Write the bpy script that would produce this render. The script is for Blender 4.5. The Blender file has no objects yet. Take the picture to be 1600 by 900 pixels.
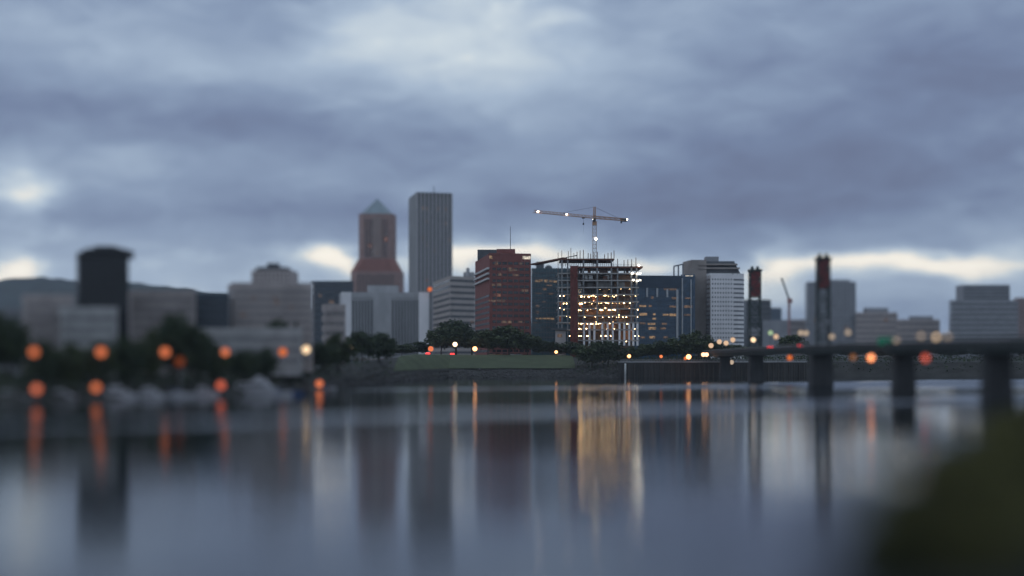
import bpy, math, random
from mathutils import Vector
random.seed(7)
C = bpy.context.scene
COL = C.collection
R = math.radians
# ------------------------------------------------------------------ camera, sky, sun, exposure
F, HOR, H = 2200.0, 562.0, 10.2            # focal length and horizon row in photo pixels, eye height over the water
cam_d = bpy.data.cameras.new('camera'); cam = bpy.data.objects.new('camera', cam_d); COL.objects.link(cam)
cam.location = (0, 0, H); cam.rotation_euler = (R(90), 0, 0)
cam_d.sensor_width = 36.0; cam_d.lens = 36.0 * F / 1600.0
cam_d.shift_y = (HOR - 450.0) / 1600.0
cam_d.clip_start = 0.5; cam_d.clip_end = 30000
APERTURE = 5.4                              # metres: the strong selective-focus look of the photograph
cam_d.dof.use_dof = True; cam_d.dof.focus_distance = 905.0
cam_d.dof.aperture_fstop = (cam_d.lens / 1000.0) / APERTURE
C.camera = cam
C.view_settings.view_transform = 'Standard'; C.view_settings.look = 'None'
C.view_settings.exposure = 0.0; C.view_settings.gamma = 1.0; C.view_settings.use_curve_mapping = False
cy = C.cycles
cy.use_denoising = True; cy.max_bounces = 6; cy.glossy_bounces = 4; cy.diffuse_bounces = 3
cy.caustics_reflective = False; cy.caustics_refractive = False
cy.sample_clamp_indirect = 6.0; cy.use_adaptive_sampling = True; cy.adaptive_threshold = 0.008

SUN_EL, SUN_AZ = 4.0, -62.0                 # going down off to the left, behind cloud
sd = bpy.data.lights.new('sun', 'SUN'); sd.energy = 0.14; sd.angle = R(15); sd.color = (1.0, 0.86, 0.7)
so = bpy.data.objects.new('sun', sd); COL.objects.link(so)
so.rotation_euler = (R(-(90 - SUN_EL)), 0, R(-SUN_AZ))
so.location = (0, 0, 300)

W = bpy.data.worlds.new('World'); C.world = W; W.use_nodes = True
nt = W.node_tree; nt.nodes.clear()
def nd(t, **k):
    n = nt.nodes.new(t)
    for a, v in k.items(): setattr(n, a, v)
    return n
def mth(op, a, b=None, c=None, clamp=False):
    n = nd('ShaderNodeMath', operation=op); n.use_clamp = clamp
    for i, v in enumerate((a, b, c)):
        if v is None: continue
        if isinstance(v, (int, float)): n.inputs[i].default_value = v
        else: nt.links.new(v, n.inputs[i])
    return n.outputs[0]
tc = nd('ShaderNodeTexCoord'); sx = nd('ShaderNodeSeparateXYZ'); nt.links.new(tc.outputs['Generated'], sx.inputs[0])
az = mth('ARCTAN2', sx.outputs[0], sx.outputs[1]); el0 = mth('ARCSINE', sx.outputs[2])
el = mth('ABSOLUTE', el0)
inv = mth('DIVIDE', 1.0, mth('ADD', el, 0.09))
cb = nd('ShaderNodeCombineXYZ'); nt.links.new(mth('MULTIPLY', az, inv), cb.inputs[0]); nt.links.new(inv, cb.inputs[1])
def noise(vec, scale, detail, rough=0.5, dist=0.0):
    n = nd('ShaderNodeTexNoise'); n.inputs['Scale'].default_value = scale; n.inputs['Detail'].default_value = detail
    n.inputs['Roughness'].default_value = rough; n.inputs['Distortion'].default_value = dist
    nt.links.new(vec, n.inputs['Vector']); return n
cb2 = nd('ShaderNodeCombineXYZ'); nt.links.new(mth('MULTIPLY', az, 1.0), cb2.inputs[0]); nt.links.new(mth('MULTIPLY', el, 2.6), cb2.inputs[1])
n1 = noise(cb.outputs[0], 0.75, 5, 0.5, 0.4)
n2 = noise(cb2.outputs[0], 7.0, 6, 0.48, 0.5)
n3 = noise(cb2.outputs[0], 19.0, 6, 0.6, 0.9)
wob = nd('ShaderNodeSeparateXYZ'); nt.links.new(noise(cb2.outputs[0], 14.0, 4, 0.55).outputs['Color'], wob.inputs[0])
azw = mth('ADD', az, mth('MULTIPLY', mth('SUBTRACT', wob.outputs[0], 0.5), 0.10))
elw = mth('ADD', el, mth('MULTIPLY', mth('SUBTRACT', wob.outputs[1], 0.5), 0.028))
def blob(px, py, rx, ry, amp):
    a0 = math.atan((px - 800) / F); e0 = math.atan((HOR - py) / F * math.cos(a0))
    dx = mth('DIVIDE', mth('SUBTRACT', azw, a0), rx / F); dy = mth('DIVIDE', mth('SUBTRACT', elw, e0), ry / F)
    g = mth('POWER', 2.718, mth('MULTIPLY', mth('ADD', mth('MULTIPLY', dx, dx), mth('MULTIPLY', dy, dy)), -1.0))
    return mth('MULTIPLY', g, amp)
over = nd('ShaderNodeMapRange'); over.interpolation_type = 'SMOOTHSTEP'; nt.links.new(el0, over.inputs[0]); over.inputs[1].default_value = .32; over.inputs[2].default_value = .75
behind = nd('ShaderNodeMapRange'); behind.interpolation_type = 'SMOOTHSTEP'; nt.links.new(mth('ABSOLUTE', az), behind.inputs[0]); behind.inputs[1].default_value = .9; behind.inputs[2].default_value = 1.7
fill_sky = mth('MAXIMUM', over.outputs[0], behind.outputs[0])
b = mth('ADD', 0.415, mth('MULTIPLY', mth('SUBTRACT', n1.outputs[0], 0.5), 0.36))
b = mth('ADD', b, mth('MULTIPLY', mth('SUBTRACT', n2.outputs[0], 0.5), 0.56))
b = mth('ADD', b, mth('MULTIPLY', mth('SUBTRACT', n3.outputs[0], 0.5), 0.36))
crack = nd('ShaderNodeMapRange'); crack.interpolation_type = 'SMOOTHSTEP'; nt.links.new(n3.outputs[0], crack.inputs[0]); crack.inputs[1].default_value = .54; crack.inputs[2].default_value = .66
b = mth('ADD', b, mth('MULTIPLY', crack.outputs[0], mth('ADD', blob(730, 35, 190, 75, .07), blob(560, 395, 500, 30, .15))))
b = mth('ADD', b, mth('MULTIPLY', fill_sky, .27))  # added fill: sky out of view overhead and behind brightened to light facades and foliage
for q in [(760, 18, 120, 60, .25), (660, 75, 200, 85, .26), (860, 110, 140, 60, .12), (560, 20, 90, 50, .12), (260, 80, 300, 75, .12), (1000, 60, 220, 90, .10),
          (100, 160, 300, 48, -.16), (340, 195, 330, 42, -.21), (1330, 245, 300, 120, -.27), (1130, 285, 180, 32, -.11), (820, 328, 460, 24, -.19), (700, 235, 260, 40, -.08), (1180, 120, 160, 60, -.08),
          (450, 10, 90, 50, -.10), (1480, 90, 200, 100, -.06), (60, 225, 160, 55, .10), (205, 250, 65, 45, .15), (300, 335, 400, 22, -.08),
          (45, 294, 52, 24, .60), (5, 418, 55, 28, .75), (508, 396, 46, 22, .85), (455, 386, 60, 15, .36), (540, 410, 30, 16, .5),
          (715, 402, 62, 28, .62), (790, 386, 95, 12, .62), (866, 395, 40, 18, .38), (1040, 410, 48, 13, .50), (1200, 435, 40, 45, .32),
          (1235, 424, 85, 15, .52), (1330, 412, 95, 15, .55), (1430, 408, 75, 15, .50), (1545, 408, 90, 15, .55), (960, 400, 60, 12, .3), (1170, 408, 16, 9, .25),
          (800, 436, 1500, 60, .22), (1400, 470, 300, 40, .08), (700, 130, 500, 110, .07), (960, 250, 120, 18, .08)]:
    b = mth('ADD', b, blob(*q))
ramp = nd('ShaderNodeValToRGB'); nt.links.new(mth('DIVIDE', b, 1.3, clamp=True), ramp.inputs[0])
cr = ramp.color_ramp; cr.elements[0].position = 0.0; cr.elements[0].color = (.135, .16, .265, 1)
cr.elements[1].position = 1.0; cr.elements[1].color = (1.2, 1.12, .98, 1)
for p, c in [(.18, (.185, .242, .385)), (.34, (.27, .352, .505)), (.52, (.42, .525, .67)), (.70, (.65, .74, .81)), (.82, (.95, .93, .86))]:
    e = cr.elements.new(p); e.color = (*c, 1)
sky = nd('ShaderNodeTexSky', sky_type='NISHITA'); sky.sun_disc = False; sky.sun_elevation = R(SUN_EL); sky.sun_rotation = R(SUN_AZ)
bg1 = nd('ShaderNodeBackground'); nt.links.new(sky.outputs[0], bg1.inputs[0]); bg1.inputs[1].default_value = 0.06
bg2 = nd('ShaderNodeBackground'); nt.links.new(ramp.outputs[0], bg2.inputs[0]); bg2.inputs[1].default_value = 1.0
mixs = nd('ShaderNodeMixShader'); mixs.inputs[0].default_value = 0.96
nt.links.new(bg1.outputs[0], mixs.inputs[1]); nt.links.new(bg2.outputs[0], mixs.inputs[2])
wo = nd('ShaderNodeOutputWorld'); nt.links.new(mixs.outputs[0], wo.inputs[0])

# ------------------------------------------------------------------ helpers
def P(px, py, z): return Vector(((px - 800) / F * z, z, H - (py - HOR) / F * z))
def XY(px, z): return Vector(((px - 800) / F * z, z))
def ZH(py, z): return H - (py - HOR) / F * z

MATS = {}
def mat(name, col, rough=0.8, var=0.25, scale=0.25, metal=0.0, spec=0.3, stretch=(1, 1, 1), fine=None):
    if name in MATS: return MATS[name]
    m = bpy.data.materials.new(name); m.use_nodes = True; t = m.node_tree; bs = t.nodes['Principled BSDF']
    bs.inputs['Roughness'].default_value = rough; bs.inputs['Metallic'].default_value = metal
    bs.inputs['Specular IOR Level'].default_value = spec
    g = t.nodes.new('ShaderNodeNewGeometry'); mp = t.nodes.new('ShaderNodeMapping'); mp.inputs['Scale'].default_value = stretch
    t.links.new(g.outputs['Position'], mp.inputs[0])
    n = t.nodes.new('ShaderNodeTexNoise'); n.inputs['Scale'].default_value = scale; n.inputs['Detail'].default_value = 6; n.inputs['Roughness'].default_value = .65
    t.links.new(mp.outputs[0], n.inputs['Vector'])
    r = t.nodes.new('ShaderNodeValToRGB'); r.color_ramp.elements[0].position = .3; r.color_ramp.elements[1].position = .7
    r.color_ramp.elements[0].color = (*[c * (1 - var) for c in col], 1); r.color_ramp.elements[1].color = (*[min(1, c * (1 + var)) for c in col], 1)
    t.links.new(n.outputs[0], r.inputs[0]); t.links.new(r.outputs[0], bs.inputs['Base Color'])
    MATS[name] = m; return m
def emit(name, col, s):
    if name in MATS: return MATS[name]
    m = bpy.data.materials.new(name); m.use_nodes = True; t = m.node_tree; t.nodes.clear()
    e = t.nodes.new('ShaderNodeEmission'); e.inputs[0].default_value = (*col, 1); e.inputs[1].default_value = s
    o = t.nodes.new('ShaderNodeOutputMaterial'); t.links.new(e.outputs[0], o.inputs[0])
    MATS[name] = m; return m
def litmat(name, col, s, scale=0.6):
    """a lit window: room light broken up by blinds, furniture and walls"""
    if name in MATS: return MATS[name]
    m = bpy.data.materials.new(name); m.use_nodes = True; t = m.node_tree; bs = t.nodes['Principled BSDF']
    bs.inputs['Base Color'].default_value = (.03, .035, .04, 1); bs.inputs['Roughness'].default_value = .12
    g = t.nodes.new('ShaderNodeNewGeometry'); n = t.nodes.new('ShaderNodeTexNoise'); n.inputs['Scale'].default_value = scale; n.inputs['Detail'].default_value = 3
    t.links.new(g.outputs['Position'], n.inputs['Vector'])
    r = t.nodes.new('ShaderNodeMapRange'); r.inputs[1].default_value = .35; r.inputs[2].default_value = .65; r.inputs[3].default_value = .25 * s; r.inputs[4].default_value = 1.3 * s
    t.links.new(n.outputs[0], r.inputs[0]); t.links.new(r.outputs[0], bs.inputs['Emission Strength']); bs.inputs['Emission Color'].default_value = (*col, 1)
    MATS[name] = m; return m

def kids_loc(o):
    v = Vector((0, 0, 0))
    while o is not None: v += o.location; o = o.parent
    return v
class MB:
    def __init__(s): s.v = []; s.f = []
    def add(s, vs, fs):
        k = len(s.v); s.v += [tuple(v) for v in vs]; s.f += [[i + k for i in f] for f in fs]; return s
    def frustum(s, p0, z0, p1, z1):
        n = len(p0)
        zz0 = z0 if hasattr(z0, '__len__') else [z0] * n; zz1 = z1 if hasattr(z1, '__len__') else [z1] * n
        return s.add([(p[0], p[1], z) for p, z in zip(p0, zz0)] + [(p[0], p[1], z) for p, z in zip(p1, zz1)],
              [list(range(n))[::-1], list(range(n, 2 * n))] + [[i, (i + 1) % n, n + (i + 1) % n, n + i] for i in range(n)])
    def prism(s, p, z0, z1): return s.frustum(p, z0, p, z1)
    def box(s, c, d, rot=0.0):
        x, y, z = d[0] / 2, d[1] / 2, d[2] / 2; ca, sa = math.cos(rot), math.sin(rot)
        pts = [(c[0] + ca * a - sa * e, c[1] + sa * a + ca * e) for a, e in ((-x, -y), (x, -y), (x, y), (-x, y))]
        return s.prism(pts, c[2] - z, c[2] + z)
    def fbox(s, A, B, s0, s1, z0, z1, d0, d1):
        d = (B - A).normalized(); n = Vector((d.y, -d.x))
        q = [A + d * a + n * e for a, e in ((s0, d1), (s1, d1), (s1, d0), (s0, d0))]
        return s.prism([(p.x, p.y) for p in q], z0, z1)
    def bar(s, a, b_, w, w2=None):
        a = Vector(a); b_ = Vector(b_); w2 = w if w2 is None else w2; d = (b_ - a).normalized()
        up = Vector((0, 0, 1)) if abs(d.z) < .9 else Vector((0, 1, 0)); u = d.cross(up).normalized(); v = u.cross(d)
        o = [(-1, -1), (1, -1), (1, 1), (-1, 1)]
        return s.add([a + (u * x + v * y) * w / 2 for x, y in o] + [b_ + (u * x + v * y) * w2 / 2 for x, y in o],
              [[3, 2, 1, 0], [4, 5, 6, 7]] + [[i, (i + 1) % 4, 4 + (i + 1) % 4, 4 + i] for i in range(4)])
    def lathe(s, c, prof, n=10):
        vs = []; fs = []
        for r, z in prof: vs += [(c[0] + r * math.cos(6.2832 * i / n), c[1] + r * math.sin(6.2832 * i / n), c[2] + z) for i in range(n)]
        for j in range(len(prof) - 1):
            for i in range(n): fs.append([j * n + i, j * n + (i + 1) % n, (j + 1) * n + (i + 1) % n, (j + 1) * n + i])
        fs.append(list(range(n))[::-1]); fs.append(list(range((len(prof) - 1) * n, len(prof) * n)))
        return s.add(vs, fs)
    def ball(s, c, r, n=10, m=6, sz=1.0):
        return s.lathe(c, [(r * math.sin(math.pi * (j + .02) / (m + .04)), -r * sz * math.cos(math.pi * j / m)) for j in range(m + 1)], n)
    def build(s, name, m, parent=None, smooth=False):
        me = bpy.data.meshes.new(name); off = kids_loc(parent) if parent else Vector((0, 0, 0))
        me.from_pydata([tuple(Vector(v) - off) for v in s.v], [], s.f); me.update()
        if smooth:
            for p in me.polygons: p.use_smooth = True
        me.materials.append(m); o = bpy.data.objects.new(name, me); COL.objects.link(o)
        if parent: o.parent = parent
        return o
def tag(o, label=None, cat=None, group=None, kind=None):
    for k, v in (('label', label), ('category', cat), ('group', group), ('kind', kind)):
        if v: o[k] = v
    return o
def thing(name, label, cat, loc, group=None):
    o = bpy.data.objects.new(name, None); COL.objects.link(o); o.location = loc; o.empty_display_size = .5
    return tag(o, label, cat, group)
def cp(o, parent, loc=None):
    c = o.copy(); COL.objects.link(c); c.parent = parent
    if loc is not None: c.location = loc
    return c
def copy_tree(o, parent=None):
    c = o.copy(); COL.objects.link(c); c.parent = parent
    for ch in [x for x in o.children]: copy_tree(ch, c)
    return c

# ------------------------------------------------------------------ materials
brick_red = mat('red_brick', (.235, .088, .078), .85, .2, .15)
brick_dark = mat('brown_brick', (.30, .19, .17), .85, .2, .12)
concrete = mat('concrete', (.38, .375, .385), .85, .2, .1, stretch=(1, 1, .3))
concrete_w = mat('pale_concrete', (.52, .51, .51), .8, .15, .1, stretch=(1, 1, .3))
stone_tan = mat('tan_stone', (.42, .37, .36), .85, .2, .12, stretch=(1, 1, .4))
stone_beige = mat('beige_stone', (.40, .35, .33), .85, .15, .12)
white_wall = mat('white_precast', (.82, .79, .80), .75, .1, .12, stretch=(1, 1, .3))
grey_wall = mat('grey_panel', (.27, .27, .29), .7, .2, .1)
grey_dark = mat('charcoal_panel', (.09, .095, .105), .6, .2, .1)
black_wall = mat('black_cladding', (.02, .022, .027), .45, .2, .1)
tan_crown = mat('tan_crown', (.30, .26, .24), .8, .2, .1)
steel_roof = mat('roof_metal', (.24, .29, .32), .45, .2, .2, metal=.4)
pink_wall = mat('pinkish_plaster', (.42, .35, .33), .85, .15, .1)
glass_dk = mat('dark_glass', (.018, .022, .028), .12, .5, .35, spec=.55)
glass_bl = mat('blue_glass', (.02, .065, .125), .14, .45, .3, spec=.55)
glass_teal = mat('teal_glass', (.016, .06, .08), .14, .45, .3, spec=.55)
glass_gr = mat('grey_glass', (.05, .055, .065), .2, .4, .3, spec=.5)
alu = mat('grey_aluminium', (.42, .43, .45), .45, .15, .3, metal=.3)
alu_dk = mat('dark_mullion', (.07, .075, .085), .5, .2, .3)
rust = mat('rusty_formwork', (.17, .075, .05), .85, .35, .4)
ply = mat('plywood', (.36, .19, .10), .8, .3, .4)
crane_paint = mat('orange_crane_paint', (.50, .29, .18), .6, .2, .5)
steel_dk = mat('dark_steel', (.045, .05, .055), .6, .3, .5)
bridge_green = mat('bridge_steel', (.035, .05, .05), .6, .3, .2)
bridge_red = mat('red_counterweight', (.21, .05, .05), .7, .25, .3)
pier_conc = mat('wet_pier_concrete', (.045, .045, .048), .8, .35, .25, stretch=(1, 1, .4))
lamp_iron = mat('lamp_iron', (.05, .052, .055), .5, .2, 1)
bark = mat('bark', (.05, .04, .032), .9, .35, 1.2, stretch=(1, 1, .2))
boat_white = mat('boat_gelcoat', (.50, .49, .52), .35, .08, .5)
boat_blue = mat('blue_hull', (.05, .09, .22), .3, .15, .5)
canvas = mat('boat_canvas', (.10, .13, .22), .8, .2, .8)
wood_dock = mat('dock_planks', (.20, .18, .16), .85, .3, 1.5)
timber = mat('timber_pile', (.07, .06, .055), .9, .4, .6, stretch=(1, 1, .15))
rubber = mat('tyre_rubber', (.02, .02, .02), .8, .2, 2)
white_paint = mat('white_paint', (.75, .74, .73), .5, .08, .6)
LIT = litmat('lit_room_warm', (1.0, .60, .28), .27)
LIT_DIM = litmat('lit_room_dim', (1.0, .55, .27), .11)
LIT_W = litmat('lit_room_white', (1.0, .88, .70), .75)
LIT_RED = litmat('lit_room_red', (1.0, .36, .17), .14)
WORK = emit('work_lamp', (1.0, .63, .29), 24.0)
FLOOD = emit('floodlight', (1.0, .90, .72), 16.0)
ORANGE = emit('sodium_lamp', (1.0, .25, .10), .85)
ORANGE_DIM = emit('sodium_lamp_dim', (1.0, .22, .05), .75)
ORANGE_HOT = emit('sodium_lamp_bright', (1.0, .42, .16), 5.0)
PALE = emit('pale_street_lamp', (1.0, .70, .42), 1.5)
PALE_DIM = emit('pale_street_lamp_dim', (1.0, .76, .55), .55)
TAIL = emit('tail_lamp', (1.0, .05, .05), 2.4)
GREEN_SIGN = emit('green_sign_face', (.02, .32, .20), .30)

def foliage(name, c1, c2, sc=.45):
    m = bpy.data.materials.new(name); m.use_nodes = True; t = m.node_tree; bs = t.nodes['Principled BSDF']; bs.inputs['Roughness'].default_value = .7
    bs.inputs['Specular IOR Level'].default_value = .2
    g = t.nodes.new('ShaderNodeNewGeometry'); n = t.nodes.new('ShaderNodeTexNoise'); n.inputs['Scale'].default_value = sc; n.inputs['Detail'].default_value = 3
    t.links.new(g.outputs['Position'], n.inputs['Vector'])
    ad = t.nodes.new('ShaderNodeMath'); ad.operation = 'ADD'; mu = t.nodes.new('ShaderNodeMath'); mu.operation = 'MULTIPLY_ADD'
    mu.inputs[1].default_value = .5; mu.inputs[2].default_value = -.25
    t.links.new(g.outputs['Random Per Island'], mu.inputs[0]); t.links.new(n.outputs[0], ad.inputs[0]); t.links.new(mu.outputs[0], ad.inputs[1])
    r = t.nodes.new('ShaderNodeValToRGB'); r.color_ramp.elements[0].position = .25; r.color_ramp.elements[1].position = .75
    r.color_ramp.elements[0].color = (*c1, 1); r.color_ramp.elements[1].color = (*c2, 1)
    t.links.new(ad.outputs[0], r.inputs[0]); t.links.new(r.outputs[0], bs.inputs['Base Color'])
    MATS[name] = m; return m
leaf_a = foliage('leaves_dark', (.024, .040, .024), (.07, .09, .045))
leaf_b = foliage('leaves_mid', (.035, .05, .024), (.09, .11, .05))
leaf_c = foliage('leaves_conifer', (.012, .024, .02), (.03, .05, .038))
leaf_n = foliage('leaves_near', (.028, .032, .012), (.17, .155, .065), .22)

# ------------------------------------------------------------------ water
def water_material():
    m = bpy.data.materials.new('river_water'); m.use_nodes = True; t = m.node_tree; bs = t.nodes['Principled BSDF']
    bs.inputs['Base Color'].default_value = (.007, .012, .017, 1); bs.inputs['IOR'].default_value = 1.333
    L = t.links.new
    g = t.nodes.new('ShaderNodeNewGeometry')
    def mm(op, a, b_=None, cl=False):
        n = t.nodes.new('ShaderNodeMath'); n.operation = op; n.use_clamp = cl
        for i, v in enumerate((a, b_)):
            if v is None: continue
            if isinstance(v, (int, float)): n.inputs[i].default_value = v
            else: L(v, n.inputs[i])
        return n.outputs[0]
    def slope(sc, st, det, rot=0.0):
        mp = t.nodes.new('ShaderNodeMapping'); mp.inputs['Scale'].default_value = st; mp.inputs['Rotation'].default_value = (0, 0, rot)
        L(g.outputs['Position'], mp.inputs[0])
        n = t.nodes.new('ShaderNodeTexNoise'); n.inputs['Scale'].default_value = sc; n.inputs['Detail'].default_value = det; n.inputs['Roughness'].default_value = .5
        L(mp.outputs[0], n.inputs['Vector'])
        v = t.nodes.new('ShaderNodeVectorMath'); v.operation = 'SUBTRACT'; L(n.outputs['Color'], v.inputs[0]); v.inputs[1].default_value = (.5, .5, .5)
        return v.outputs[0]
    def vscale(v, k):
        n = t.nodes.new('ShaderNodeVectorMath'); n.operation = 'SCALE'; L(v, n.inputs[0])
        if isinstance(k, (int, float)): n.inputs[3].default_value = k
        else: L(k, n.inputs[3])
        return n.outputs[0]
    def vadd(a, b_):
        n = t.nodes.new('ShaderNodeVectorMath'); n.operation = 'ADD'; L(a, n.inputs[0]); L(b_, n.inputs[1]); return n.outputs[0]
    sp = t.nodes.new('ShaderNodeSeparateXYZ'); L(g.outputs['Position'], sp.inputs[0]); X, Y = sp.outputs[0], sp.outputs[1]
    nz = t.nodes.new('ShaderNodeTexNoise'); nz.inputs['Scale'].default_value = .03; nz.inputs['Detail'].default_value = 4
    mpb = t.nodes.new('ShaderNodeMapping'); mpb.inputs['Scale'].default_value = (.35, 1, 1); L(g.outputs['Position'], mpb.inputs[0]); L(mpb.outputs[0], nz.inputs['Vector'])
    wobble = mm('MULTIPLY', mm('SUBTRACT', nz.outputs[0], .5), 70.0)
    def band(y0, k, w0, w1):           # an old wake: ruffled streak lying across the river
        d = mm('SUBTRACT', mm('ADD', Y, mm('MULTIPLY', wobble, .35)), mm('ADD', mm('MULTIPLY', X, k), y0))
        w = mm('MAXIMUM', mm('ADD', mm('MULTIPLY', X, w1), w0), 3.0)
        q = mm('DIVIDE', d, w); return mm('POWER', 2.718, mm('MULTIPLY', mm('MULTIPLY', q, q), -1.0))
    bandm = mm('MAXIMUM', band(272, .75, 13, .10), band(498, .5, 22, .30))
    patch = t.nodes.new('ShaderNodeMapRange'); L(nz.outputs[0], patch.inputs[0]); patch.inputs[1].default_value = .48; patch.inputs[2].default_value = .68
    patch.inputs[3].default_value = 0; patch.inputs[4].default_value = .09
    bm = mm('MAXIMUM', mm('MULTIPLY', bandm, mm('ADD', mm('MULTIPLY', nz.outputs[0], .9), .35, True)), patch.outputs[0], True)
    s = vadd(vscale(slope(.16, (.22, 1, 1), 2, .06), .070), vadd(vscale(slope(.75, (.45, 1, 1), 2), .070), vscale(slope(2.6, (.6, 1, 1), 1), .050)))
    s = vscale(s, mm('ADD', mm('MULTIPLY', bm, 2.5), 1.0))
    sp2 = t.nodes.new('ShaderNodeSeparateXYZ'); L(s, sp2.inputs[0])
    cbn = t.nodes.new('ShaderNodeCombineXYZ'); L(sp2.outputs[0], cbn.inputs[0]); L(mm('SUBTRACT', sp2.outputs[1], mm('MULTIPLY', bm, .12)), cbn.inputs[1]); cbn.inputs[2].default_value = 1.0
    no = t.nodes.new('ShaderNodeVectorMath'); no.operation = 'NORMALIZE'; L(cbn.outputs[0], no.inputs[0]); L(no.outputs[0], bs.inputs['Normal'])
    L(mm('ADD', mm('MULTIPLY', bm, .20), .035), bs.inputs['Roughness'])
    return m
WATER = water_material()
o = MB().add([(-3000, -300, 0), (3000, -300, 0), (3000, 1500, 0), (-3000, 1500, 0)], [[0, 1, 2, 3]]).build('river_water', WATER); tag(o, kind='structure')

# ------------------------------------------------------------------ far land
soil = mat('bank_soil', (.045, .043, .04), .95, .35, .08)
rock = mat('riprap_rock', (.075, .07, .07), .95, .5, .6)
grass = mat('park_grass', (.065, .08, .04), .9, .3, .08)
asphalt = mat('asphalt', (.06, .06, .062), .9, .2, .2)
BANK = [(-700, 642), (-300, 636), (0, 629), (200, 623), (330, 618), (430, 613), (520, 606), (600, 597), (700, 590.5), (800, 590), (905, 590), (968, 590), (1110, 589), (1300, 588.5), (1600, 588), (2100, 586), (2900, 585)]
def bank_z(px):
    for (a, ya), (b_, yb) in zip(BANK, BANK[1:]):
        if a <= px <= b_:
            return F * H / ((ya + (yb - ya) * (px - a) / (b_ - a)) - HOR)
    return 800.0
def lerp(pts, x):
    if x <= pts[0][0]: return pts[0][1]
    for (a, ya), (b_, yb) in zip(pts, pts[1:]):
        if x <= b_: return ya + (yb - ya) * (x - a) / (b_ - a)
    return pts[-1][1]
HB = [(0, 2.2), (430, 2.6), (600, 4.0), (700, 4.4), (900, 4.4), (960, 5.2), (972, 9.0), (1110, 9.0), (2900, 7.0)]
HP = [(0, 4.5), (430, 6.0), (560, 9.5), (640, 12.6), (880, 12.4), (960, 10.5), (1110, 10.8), (2900, 11.2)]
cols = list(range(-700, 2901, 20))
def terrain_h(px, d):
    hb, hp = lerp(HB, px), lerp(HP, px)
    if d <= 12: return hb * d / 12.0
    if d <= 80: return hb + (hp - hb) * math.sin((d - 12) / 68 * math.pi / 2)
    return hp
def sheet(name, m, cols, ds, lift=0.0, rough=0.0):
    mb = MB(); vs = []; fs = []
    for px in cols:
        z0 = bank_z(px); dr = Vector(((px - 800) / F, 1.0)).normalized()
        base = XY(px, z0)
        for d in ds:
            p = base + Vector((dr.x * .3, 1.0)).normalized() * d
            hgt = -2.5 if d < 0 else terrain_h(px, d) + lift
            j = rough if 0 < d < 200 else 0
            vs.append((p.x + random.uniform(-j, j), p.y + random.uniform(-j, j), hgt + random.uniform(-j, j) * .4))
    n = len(ds)
    for i in range(len(cols) - 1):
        for k in range(n - 1): fs.append([i * n + k, (i + 1) * n + k, (i + 1) * n + k + 1, i * n + k + 1])
    o = mb.add(vs, fs).build(name, m); return tag(o, kind='structure')
sheet('ground', soil, cols, [-6, 0, 3, 6, 9, 12, 25, 40, 60, 80, 160, 400, 1500, 9000], 0, .5)
sheet('lawn', grass, list(range(612, 908, 8)), [12.5, 18, 25, 33, 42, 52, 62, 72, 80, 84], .75, .12)
sheet('path', asphalt, list(range(560, 972, 12)), [85, 88, 92, 96], .25)
rb = MB()
for i in range(900):
    px = random.uniform(470, 968); d = random.uniform(-.6, 12); z0 = bank_z(px) + d; p = XY(px, z0); h_ = terrain_h(px, max(d, 0)); r = random.uniform(.35, 1.0)
    rb.ball((p.x, p.y, h_ + r * .15), r, 6, 4, random.uniform(.5, .9))
tag(rb.build('riprap', rock), kind='stuff')
# hills far behind the left bank and low ridge everywhere
def ridge(name, m, z, pts, px0, px1, step, jit):
    vs = []; fs = []; k = 0
    for px in range(px0, px1 + 1, step):
        y = lerp(pts, px) + random.uniform(-jit, jit); a = P(px, y, z)
        vs += [(a.x, z - 500, 4), (a.x, z - 180, 4 + (a.z - 4) * .6), (a.x, z, a.z), (a.x, z + 700, 4)]
    n = (px1 - px0) // step + 1
    for i in range(n - 1):
        for q in range(3): fs.append([i * 4 + q, (i + 1) * 4 + q, (i + 1) * 4 + q + 1, i * 4 + q + 1])
    return tag(MB().add(vs, fs).build(name, m, smooth=True), kind='structure')
hill_m = mat('forested_hill', (.028, .040, .042), .95, .4, .02)
ridge('hills', hill_m, 3200, [(-900, 445), (-300, 440), (0, 437), (70, 433), (110, 438), (230, 444), (290, 452), (340, 462), (470, 480), (640, 505), (1000, 525), (1300, 525), (1700, 520), (2600, 515)], -900, 2600, 14, 2.0)

# ------------------------------------------------------------------ buildings
def corner(L_, M_, R_):
    L_, M_, R_ = XY(*L_), XY(*M_), XY(*R_); return L_, M_, R_, L_ + R_ - M_
def base_of(pts): return (sum(p.x for p in pts) / len(pts), sum(p.y for p in pts) / len(pts), 0)
def tup(pts): return [(p.x, p.y) for p in pts]
def bands(root, A, B, zb, zt, n, frac, m, s0=.6, s1=.6, name='window_band', d1=.12):
    Ln = (B - A).length; fh = (zt - zb) / n
    for i in range(n):
        z = zb + i * fh + fh * (1 - frac) * .55
        MB().fbox(A, B, s0, Ln - s1, z, z + fh * frac, -.1, d1).build(name, m, root)
def strips(root, A, B, zb, zt, n, frac, m, name='window_strip', d1=.12, edge=.5):
    Ln = (B - A).length; w = (Ln - 2 * edge) / n
    for i in range(n):
        s = edge + i * w + w * (1 - frac) / 2
        MB().fbox(A, B, s, s + w * frac, zb, zt, -.1, d1).build(name, m, root)
def piers(root, A, B, zb, zt, n, w, m, name='pier', d1=.3, edge=.6):
    Ln = (B - A).length
    for i in range(n + 1):
        s = edge + (Ln - 2 * edge) * i / n
        MB().fbox(A, B, s - w / 2, s + w / 2, zb, zt, -.05, d1).build(name, m, root)
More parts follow.
